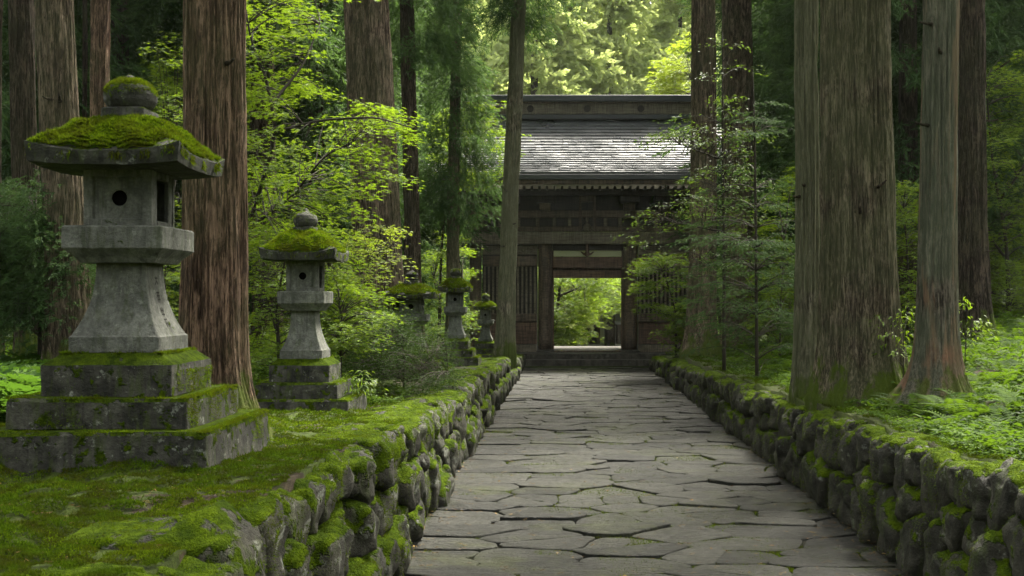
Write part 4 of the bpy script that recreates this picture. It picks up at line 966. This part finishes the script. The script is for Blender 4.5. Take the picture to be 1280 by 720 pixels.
stuff('ferns', [scatter(*FERN, np.repeat(fp, k, 0), unit(d_), np.tile([[0, 0, 1.]], (n*k, 1)), rng.uniform(.35, .8, n*k))], M['fern'])
cover('tall_leafy_ground_cover', ground_pts(1500, 3.4, 12, 8, 26, lambda x, y: fbm(np.stack([x, y, 0*x], -1)*.9, 18, 3) > .50, 19), oval_leaf(.24, .35), .12, 'under', 8, .26)
fp = ground_pts(330, 3.2, 10, 8.6, 22, None, 13); n = len(fp); az = rng.uniform(0, 6.28, n*k); d_ = np.stack([np.cos(az), np.sin(az), rng.uniform(.4, .9, n*k)], -1)
stuff('ferns', [scatter(*FERN, np.repeat(fp, k, 0), unit(d_), np.tile([[0, 0, 1.]], (n*k, 1)), rng.uniform(.2, .42, n*k))], M['under'])
cover('small_leaf_ground_cover', ground_pts(9000, 2.85, 8, 14, 33, lambda x, y: fbm(np.stack([x, y, 0*x], -1)*1.2, 25, 3) > .42, 26, False), SIMPLE, .055, 'under', 4, .08)
cover('dark_leaf_ground_cover', ground_pts(3500, 2.85, 8, 9, 30, lambda x, y: fbm(np.stack([x, y, 0*x], -1)*1.2, 27, 3) > .52, 28, False), OVAL, .06, 'broad', 5, .12)
for lab, pts__, sd_ in (('small drooping seedling in front of the right side of the biggest trunk', [(1128, 470, 11.9), (1130, 420, 11.8), (1124, 385, 11.7)], 61), ('bamboo grass sprig between the peeling trunk and the dark trunk on the right', [(1205, 440, 12.6), (1208, 400, 12.6), (1212, 370, 12.6)], 62), ('small fern like seedling growing beside the foot of the second lantern', [(448, 500, 12.2), (450, 480, 12.2), (452, 470, 12.2)], 63)):
    x0_, y0_ = pts__[-1][0], pts__[-1][1]; x1_, y1_ = pts__[0][0], pts__[0][1]
    spray_tree('seedling', lab, 'seedling', [pts__], [(x0_-30, y0_), (x0_+28, y0_), (x1_+22, y1_-12), (x1_-26, y1_-12)], (pts__[0][2]-.25, pts__[0][2]+.2), 12, 12, simple_leaf(.12, .3), .085, 'maple', .16, .3, seed=sd_, stem_r=.006, twig_r=.002, stemname='stem')
# background bushes at the foot of the slope, dark and bright
for k, (px, d, wpx, lab, mt) in enumerate([(160, 24, 110, 'green bush on the forest floor seen left of the red cedar trunk', 'maple'), (400, 24, 120, 'green bush on the forest floor behind the bright maple', 'sapling'), (560, 30, 60, 'green bush left of the gate behind the fourth lantern', 'maple'),
        (960, 27, 90, 'dark green bush on the forest floor behind the fir sapling', 'sapling'), (1250, 27, 100, 'bright bush low at the right edge of the photo', 'maple'), (40, 20, 120, 'green bush on the forest floor behind the evergreen shrub at the far left', 'sapling')]):
    spray_tree('forest_bush', lab, 'bush', [[(px, 440, d), (px, 380, d)], [(px, 420, d), (px-wpx*.3, 350, d)], [(px, 420, d), (px+wpx*.3, 350, d)]],
        [(px-wpx*.5, 440), (px-wpx*.5, 330), (px-wpx*.2, 290), (px+wpx*.25, 300), (px+wpx*.5, 340), (px+wpx*.5, 440)], (d-1.5, d+2), 95, 40, STAR, .075, mt, .5, seed=50+k)
# moss cushions in the path joints
r9 = np.random.default_rng(9)
x = r9.uniform(XL-.05, XR+.05, 160000); y = 1/r9.uniform(1/26., 1/6.5, 160000); e_ = np.minimum(x-XL, XR-x)
pm = np.stack([x, y, 0*x], -1); m_ = (fbm(pm*1.4, 33, 3)+np.clip(.16-e_, 0, .16)*1.8 > .50)
pm = pm[m_]; pm[:, 2] = -.010+np.clip(.10-np.minimum(pm[:, 0]-XL, XR-pm[:, 0]), 0, .1)*.35
stuff('joint_moss', [fuzz(pm, np.array([[0, 0, 1.]]), .020, .2, 0, .6)], M['moss'])

# ------------------------------------------------------------------ the gate
GD = 35.0; gc = PX(735, GD)
gate = thing('temple_gate', 'old dark timber temple gate with a wet shingled roof at the end of the path', 'temple gate', (gc, GD, .355))
ORG = np.array([gc, GD, .355])
def gx(px, d=GD): return PX(px, d)
def gz(py, d=GD): return PZ(py, d)
def gbox(name, p0, p1, y0, y1, d0, d1, mat, parent=None, bev=.012, wear=.006):
    """photo px x range, py y range (top, bottom) on the plane d0"""
    mb = MB(); mb.box(PX(p0, d0), PX(p1, d0), d0, d1, PZ(y1, d0), PZ(y0, d0), bev)
    return mb.build(name, M[mat], parent or gate, False, rel=ORG if (parent or gate) is gate else ORG, wear=wear, wf=3)
def zbox(name, x0, x1, y0, y1, z0, z1, mat, parent=None):
    mb = MB(); mb.box(x0, x1, y0, y1, z0, z1, .012); return mb.build(name, M[mat], parent or gate, rel=ORG)
# stone platform with two steps
pfm = zbox('platform', -4.2, 5.6, 33.85, 39.6, -.1, .352, 'step')
zbox('step', -3.0, 4.6, 33.35, 33.846, -.1, .20, 'step')
zbox('threshold', gx(692)+.01, gx(777)-.01, 34.9, 35.2, .353, .40, 'wood')
def column(px, w, top, d=GD, mat='wood'):
    x = PX(px, d); r_ = w/2*d/F; mb = MB(); n = 20; zs = np.linspace(.42, PZ(top, d), 14); mb.tube(np.stack([0*zs+x, 0*zs+d+.15, zs], -1), r_*(1-.04*np.abs(np.linspace(-1, 1, 14))**3), n)
    c = mb.build('column', M[mat], gate, True, rel=ORG, wear=.01, wf=2)
    mb = MB(); mb.tube([(x, d+.15, .34), (x, d+.15, .39), (x, d+.15, .43)], [r_*1.5, r_*1.45, r_*1.15], n); mb.build('plinth', M['step'], c, True, rel=ORG)
for px, w_ in ((594, 15), (681.5, 18), (787.5, 19), (876, 15)): column(px, w_, 289)
for px in (594, 681.5, 787.5, 876): column(px, 14, 289, 38.2, 'wood')
# great tie beam, frieze, lintels
gbox('tie_beam', 580, 890, 290, 305, GD-.22, GD+.30, 'wood_grey')
gbox('lintel', 691, 778, 321, 335, GD+.02, GD+.24, 'wood_red')
gbox('lintel', 691.5, 777.5, 338, 347.5, GD+.04, GD+.26, 'wood_red')
gbox('transom_panel', 692, 777, 313.5, 320.6, GD+.10, GD+.14, 'plaster')
gbox('upper_rail', 690.5, 778.5, 305.4, 313, GD+.0, GD+.22, 'wood_black')
for a, b in ((671, 692), (777, 796)): pass
gbox('door_post', 687.5, 692.4, 313, 440.5, GD+.27, GD+.45, 'wood_red'); gbox('door_post', 776.6, 781.5, 313, 440.5, GD+.27, GD+.45, 'wood_red')
# bays with slatted windows
for (a, b) in ((603, 671), (798, 867)):
    sl_ = 'bay_wall'
    bw = gbox('bay_wall', a, b, 306, 441, GD+.36, GD+.42, 'wood_black')
    gbox('carved_panel', a, b, 307, 318, GD+.05, GD+.16, 'wood_grey')
    gbox('head_rail', a, b, 320, 333, GD+.02, GD+.22, 'wood')
    gbox('sill_rail', a, b, 392, 402, GD+.02, GD+.24, 'wood')
    gbox('lower_panel', a, b, 403, 430, GD+.12, GD+.18, 'wood_red')
    gbox('ground_rail', a, b, 431, 441, GD+.0, GD+.24, 'wood_grey')
    sw = MB(); n = 13
    for k in range(n):
        c_ = a+(b-a)*(k+.5)/n; sw.box(PX(c_-1.15, GD), PX(c_+1.15, GD), GD+.08, GD+.14, PZ(392, GD), PZ(333, GD), .006)
    sw.build('window_slats', M['wood_grey'], gate, rel=ORG)
    # carved scroll on the panel
    cm = MB()
    for k in range(3):
        cx_ = a+(b-a)*(k+.5)/3; th = np.linspace(0, 3.6*np.pi, 40); rr_ = np.linspace(8, 2, 40)*GD/F
        cm.tube(np.stack([PX(cx_, GD)+rr_*np.cos(th)*1.2, 0*th+GD+.04, PZ(312.5, GD)+rr_*np.sin(th)*.5], -1), .022, 5)
    cm.build('carving', M['wood_grey'], gate, True, rel=ORG)
# upper storey
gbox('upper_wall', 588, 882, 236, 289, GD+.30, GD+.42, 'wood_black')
for (y0, y1, dd, mt) in ((263, 272, .08, 'wood'), (283, 289.3, .06, 'wood')): gbox('upper_beam', 583, 887, y0, y1, GD+dd, GD+.29, mt)
up = [603, 625, 648, 672, 693, 712, 757, 775, 797, 820, 843, 866]
for px in up: gbox('strut', px-2.2, px+2.2, 272.2, 282.8, GD+.14, GD+.28, 'wood_grey')
for px in (594, 637, 681, 787, 831, 876):
    gbox('bracket', px-7, px+7, 253, 262.8, GD-.18, GD+.28, 'wood'); gbox('bracket', px-12, px+12, 244, 252.6, GD-.45, GD+.28, 'wood_black')
gbox('eave_beam', 560, 910, 236.5, 243.6, GD-.75, GD-.55, 'wood_black')
# niche and small carved figure above the doorway, hanging ornament below the beam
nb_ = gbox('niche', 724, 727, 244, 288, GD-.05, GD+.13, 'wood'); gbox('niche', 741.5, 745, 244, 288, GD-.05, GD+.13, 'wood'); gbox('niche_arch', 727, 741.5, 244, 252, GD-.04, GD+.12, 'wood')
mb = MB(); x0 = PX(734, GD); zz = [PZ(v, GD) for v in (289, 284, 281, 279, 277, 274.5, 272, 271)]
mb.tube(np.stack([np.full(8, x0), np.full(8, GD+.02), zz], -1), [.17, .13, .10, .05, .035, .055, .045, .01], 12); mb.build('carved_ornament', M['wood_grey'], gate, True, rel=ORG)
mb = MB(); zz = [PZ(v, GD) for v in (304.5, 310, 315, 319, 321)]; mb.tube(np.stack([np.full(5, x0), np.full(5, GD-.12), zz], -1), [.05, .05, .06, .10, .03], 10)
mb.tube([(x0-.19, GD-.12, PZ(315, GD)), (x0-.1, GD-.12, PZ(318, GD)), (x0, GD-.12, PZ(316.5, GD)), (x0+.1, GD-.12, PZ(318, GD)), (x0+.19, GD-.12, PZ(315, GD))], [.015, .03, .04, .03, .015], 8)
mb.build('hanging_ornament', M['wood_red'], gate, True, rel=ORG)
# inner bay behind the doorway and back frame
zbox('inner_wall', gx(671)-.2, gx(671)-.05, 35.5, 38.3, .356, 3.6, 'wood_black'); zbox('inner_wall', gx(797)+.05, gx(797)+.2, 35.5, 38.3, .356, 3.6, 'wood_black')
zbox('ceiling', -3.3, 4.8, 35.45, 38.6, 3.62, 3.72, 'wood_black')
zbox('back_lintel', gx(681.5, 38.2), gx(787.5, 38.2), 38.25, 38.45, 2.75, 3.0, 'wood')
# roof: shingles in courses on a slightly concave hipped slope
ye, ze = 33.5, PZ(217, 33.5); yr, zr_ = 37.5, PZ(147, 37.5); we, wr = 5.15, 4.15
def roof_pt(t): return ye+(yr-ye)*t, ze+(zr_-ze)*(t-.10*math.sin(math.pi*t))
def slope(front, nc=22):
    V = []; Q = []; T = []; n0 = 0
    for c_ in range(nc):
        t0, t1 = c_/nc, min(1.0, (c_+1.25)/nc)
        ya, za = roof_pt(t0); yb, zb = roof_pt(t1); hw = we+(wr-we)*t0; hb = we+(wr-we)*t1
        x = -hw+rng.uniform(0, .2)
        while x < hw-.05:
            wv = min(rng.uniform(.18, .36), hw-x); xa, xb = x+.003, x+wv-.003; x += wv
            sy = np.clip((xa+xb)/2, -hb, hb)
            tl = rng.normal(0, .005, 2); lift = .060+rng.normal(0, .003)
            sh = hb/hw; q = [(xa, ya, za+lift+tl[0]), (xb, ya, za+lift+tl[1]), (xb*sh, yb, zb+.012), (xa*sh, yb, zb+.012), (xa, ya+.004, za+.0), (xb, ya+.004, za+.0)]
            V += [(gc+a, b if front else 2*yr-b, c) for a, b, c in q]
            Q += [[n0, n0+1, n0+2, n0+3], [n0+4, n0+5, n0+1, n0]]; T += [np.clip(rng.normal(.45, .13), 0, 1)]*6; n0 += 6
    Q = np.array(Q); 
    if not front: Q = Q[:, ::-1]
    return np.array(V), Q, np.array(T)
V, Q, T = slope(True); rf = obj('roof', mesh('roof', V-ORG, Q, M['slate'], False, T), gate)
V, Q, T = slope(False); obj('roof', mesh('roof', V-ORG, Q, M['slate'], False, T), gate)
# side hips and the boarded underside
for s_ in (-1, 1):
    mb = MB(); mb.add([(gc+s_*we, ye, ze), (gc+s_*we, 2*yr-ye, ze), (gc+s_*wr, yr, zr_-.02)], np.array([[0, 1, 2]]))
    mb.build('roof_hip', M['slate'], gate, rel=ORG, tint=np.full(3, .3))
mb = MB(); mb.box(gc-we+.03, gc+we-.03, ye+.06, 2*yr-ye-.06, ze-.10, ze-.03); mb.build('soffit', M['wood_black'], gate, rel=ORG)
zbox('eave_fascia', gc-we, gc+we, ye-.03, ye+.05, ze-.17, ze-.015, 'roof_metal')
zbox('eave_board', gc-we+.05, gc+we-.05, ye+.055, ye+.22, ze-.30, ze-.105, 'wood')
rm = MB()
for k in range(46):
    x0 = gc-we+.15+k*(2*we-.3)/45; rm.box(x0-.035, x0+.035, ye+.45, GD+.3, ze-.42, ze-.31, .005)
rm.build('rafters', M['wood_black'], gate, rel=ORG)
# box ridge
rd = 37.2
gbox('ridge_base', 577, 893, 143, 148.5, rd-.08, rd+.7, 'roof_metal'); rb_ = gbox('ridge_board', 580, 890, 129.5, 142.6, rd, rd+.6, 'wood_grey'); gbox('ridge_rail', 578, 892, 126.6, 129.2, rd-.06, rd+.66, 'wood')
gbox('ridge_cap', 574, 896, 118.5, 126.2, rd-.18, rd+.78, 'roof_metal')
for px in (663, 734, 801):
    mb = MB(); x0 = PX(px, rd); mb.tube([(x0, rd-.04, PZ(136, rd)), (x0, rd+.02, PZ(136, rd))], [.11, .11], 20); mb.build('crest_disc', M['wood_black'], gate, rel=ORG)

# far temple hall beyond the gate
HD = 76.0; hall = thing('temple_hall', 'distant grey roofed temple hall seen through the gate doorway', 'temple hall', (PX(780, HD), HD, tz(PX(780, HD), HD)))
HO = np.array([PX(780, HD), HD, tz(PX(780, HD), HD)])
def hb(name, p0, p1, y0, y1, d0, d1, mat, parent=None):
    mb = MB(); mb.box(PX(p0, d0), PX(p1, d0), d0, d1, PZ(y1, d0), PZ(y0, d0), .02); return mb.build(name, M[mat], parent or hall, rel=HO)
M['hall_door'] = NB('pale weathered boards'); M['hall_door'] = M['hall_door'].done(M['hall_door'].pbr((.42, .41, .36), .8, .2))
M['hall_roof'] = NB('pale grey tile'); M['hall_roof'] = M['hall_roof'].done(M['hall_roof'].pbr((.33, .34, .37), .6, .3))
hb('wall', 735, 850, 402, 438, HD, HD+6, 'wood'); hb('door_panel', 750, 770, 407, 430, HD-.08, HD-.02, 'hall_door'); hb('door_panel', 728, 746, 410, 430, HD-.06, HD-.02, 'wood_black')
hb('pillar', 746.2, 749.8, 402, 431, HD-.35, HD-.1, 'wood'); hb('pillar', 771, 774, 402, 431, HD-.35, HD-.1, 'wood')
hb('veranda', 726, 850, 431, 433.5, HD-1.6, HD-.36, 'hall_door'); hb('veranda_skirt', 728, 850, 433.8, 437, HD-1.4, HD-.4, 'wood_red')
mb = MB(); a, b = PX(722, HD), PX(860, HD); z0, z1 = PZ(402, HD-1.8), PZ(372, HD+3)
mb.add([(a, HD-1.8, z0), (b, HD-1.8, z0), (b-1, HD+3, z1), (a+1.2, HD+3, z1), (a, HD-1.8, z0-.18), (b, HD-1.8, z0-.18), (a, HD+8, z0), (b, HD+8, z0)], np.array([[0, 1, 2, 3], [4, 5, 1, 0], [3, 2, 7, 6], [4, 6, 7, 5]]))
mb.build('roof', M['hall_roof'], hall, rel=HO)

# ------------------------------------------------------------------ fallen leaves on the moss and the path
lf = NB('dry leaf'); M['dry'] = lf.done(lf.pbr(lf.mix(lf.n('ShaderNodeAttribute', attribute_name='tint').outputs['Fac'], (.10, .045, .018), (.30, .20, .06)), .7, .2))
p1 = ground_pts(160, -4.5, -1.5, 3.6, 16, None, 31); p2 = ground_pts(260, 2.8, 8, 6, 22, None, 32); xx = np.concatenate([r9.uniform(XL, XL+.15, 170), r9.uniform(XR-.15, XR, 170), r9.uniform(XL, XR, 40)]); p3 = np.stack([xx, 1/r9.uniform(1/28., 1/6.5, 380), 0*xx+.015], -1)
pa = np.concatenate([p1, p2, p3]); pa[:, 2] += .012; n = len(pa); d_ = rdir(n, -.1, .3)
stuff('fallen_leaves', [scatter(*OVAL, pa, d_, unit(np.array([0, 0, 1.])+rng.normal(0, .4, (n, 3))), rng.uniform(.018, .042, n))], M['dry'])

# brown cedar sprays and needles shed on the paving, the moss and the slope
xx = r9.uniform(XL, XR, 900); xx = np.where(r9.random(900) < .6, np.where(xx < .6, XL+np.abs(r9.normal(0, .22, 900)), XR-np.abs(r9.normal(0, .22, 900))), xx)
p1 = np.stack([xx, 1/r9.uniform(1/28., 1/6.5, 900), 0*xx+.024], -1); p2 = ground_pts(700, -4.5, -1.5, 3.6, 14, None, 34); p3 = ground_pts(500, 2.8, 6, 6.5, 16, None, 35); p2[:, 2] += .02; p3[:, 2] += .015
pa = np.concatenate([p1, p2, p3]); n = len(pa); d_ = rdir(n, -.05, .12)
stuff('shed_needles', [scatter(*sprig(8, .02, 9), pa, d_, np.tile([[0, 0, 1.]], (n, 1)), rng.uniform(.03, .08, n))], M['dry'])
# ------------------------------------------------------------------ thin forest air
hz = NB('thin mist'); pv = hz.n('ShaderNodeVolumePrincipled'); pv.inputs['Color'].default_value = (.86, .93, .88, 1); pv.inputs['Density'].default_value = .00013; pv.inputs['Anisotropy'].default_value = .3
hz.t.links.new(pv.outputs[0], hz.out.inputs['Volume'])
HAZE = True
if HAZE:
    mb = MB(); mb.box(-160, 160, -40, 260, -3.5, 110, .01); o = mb.build('haze', hz.m); o['kind'] = 'stuff'
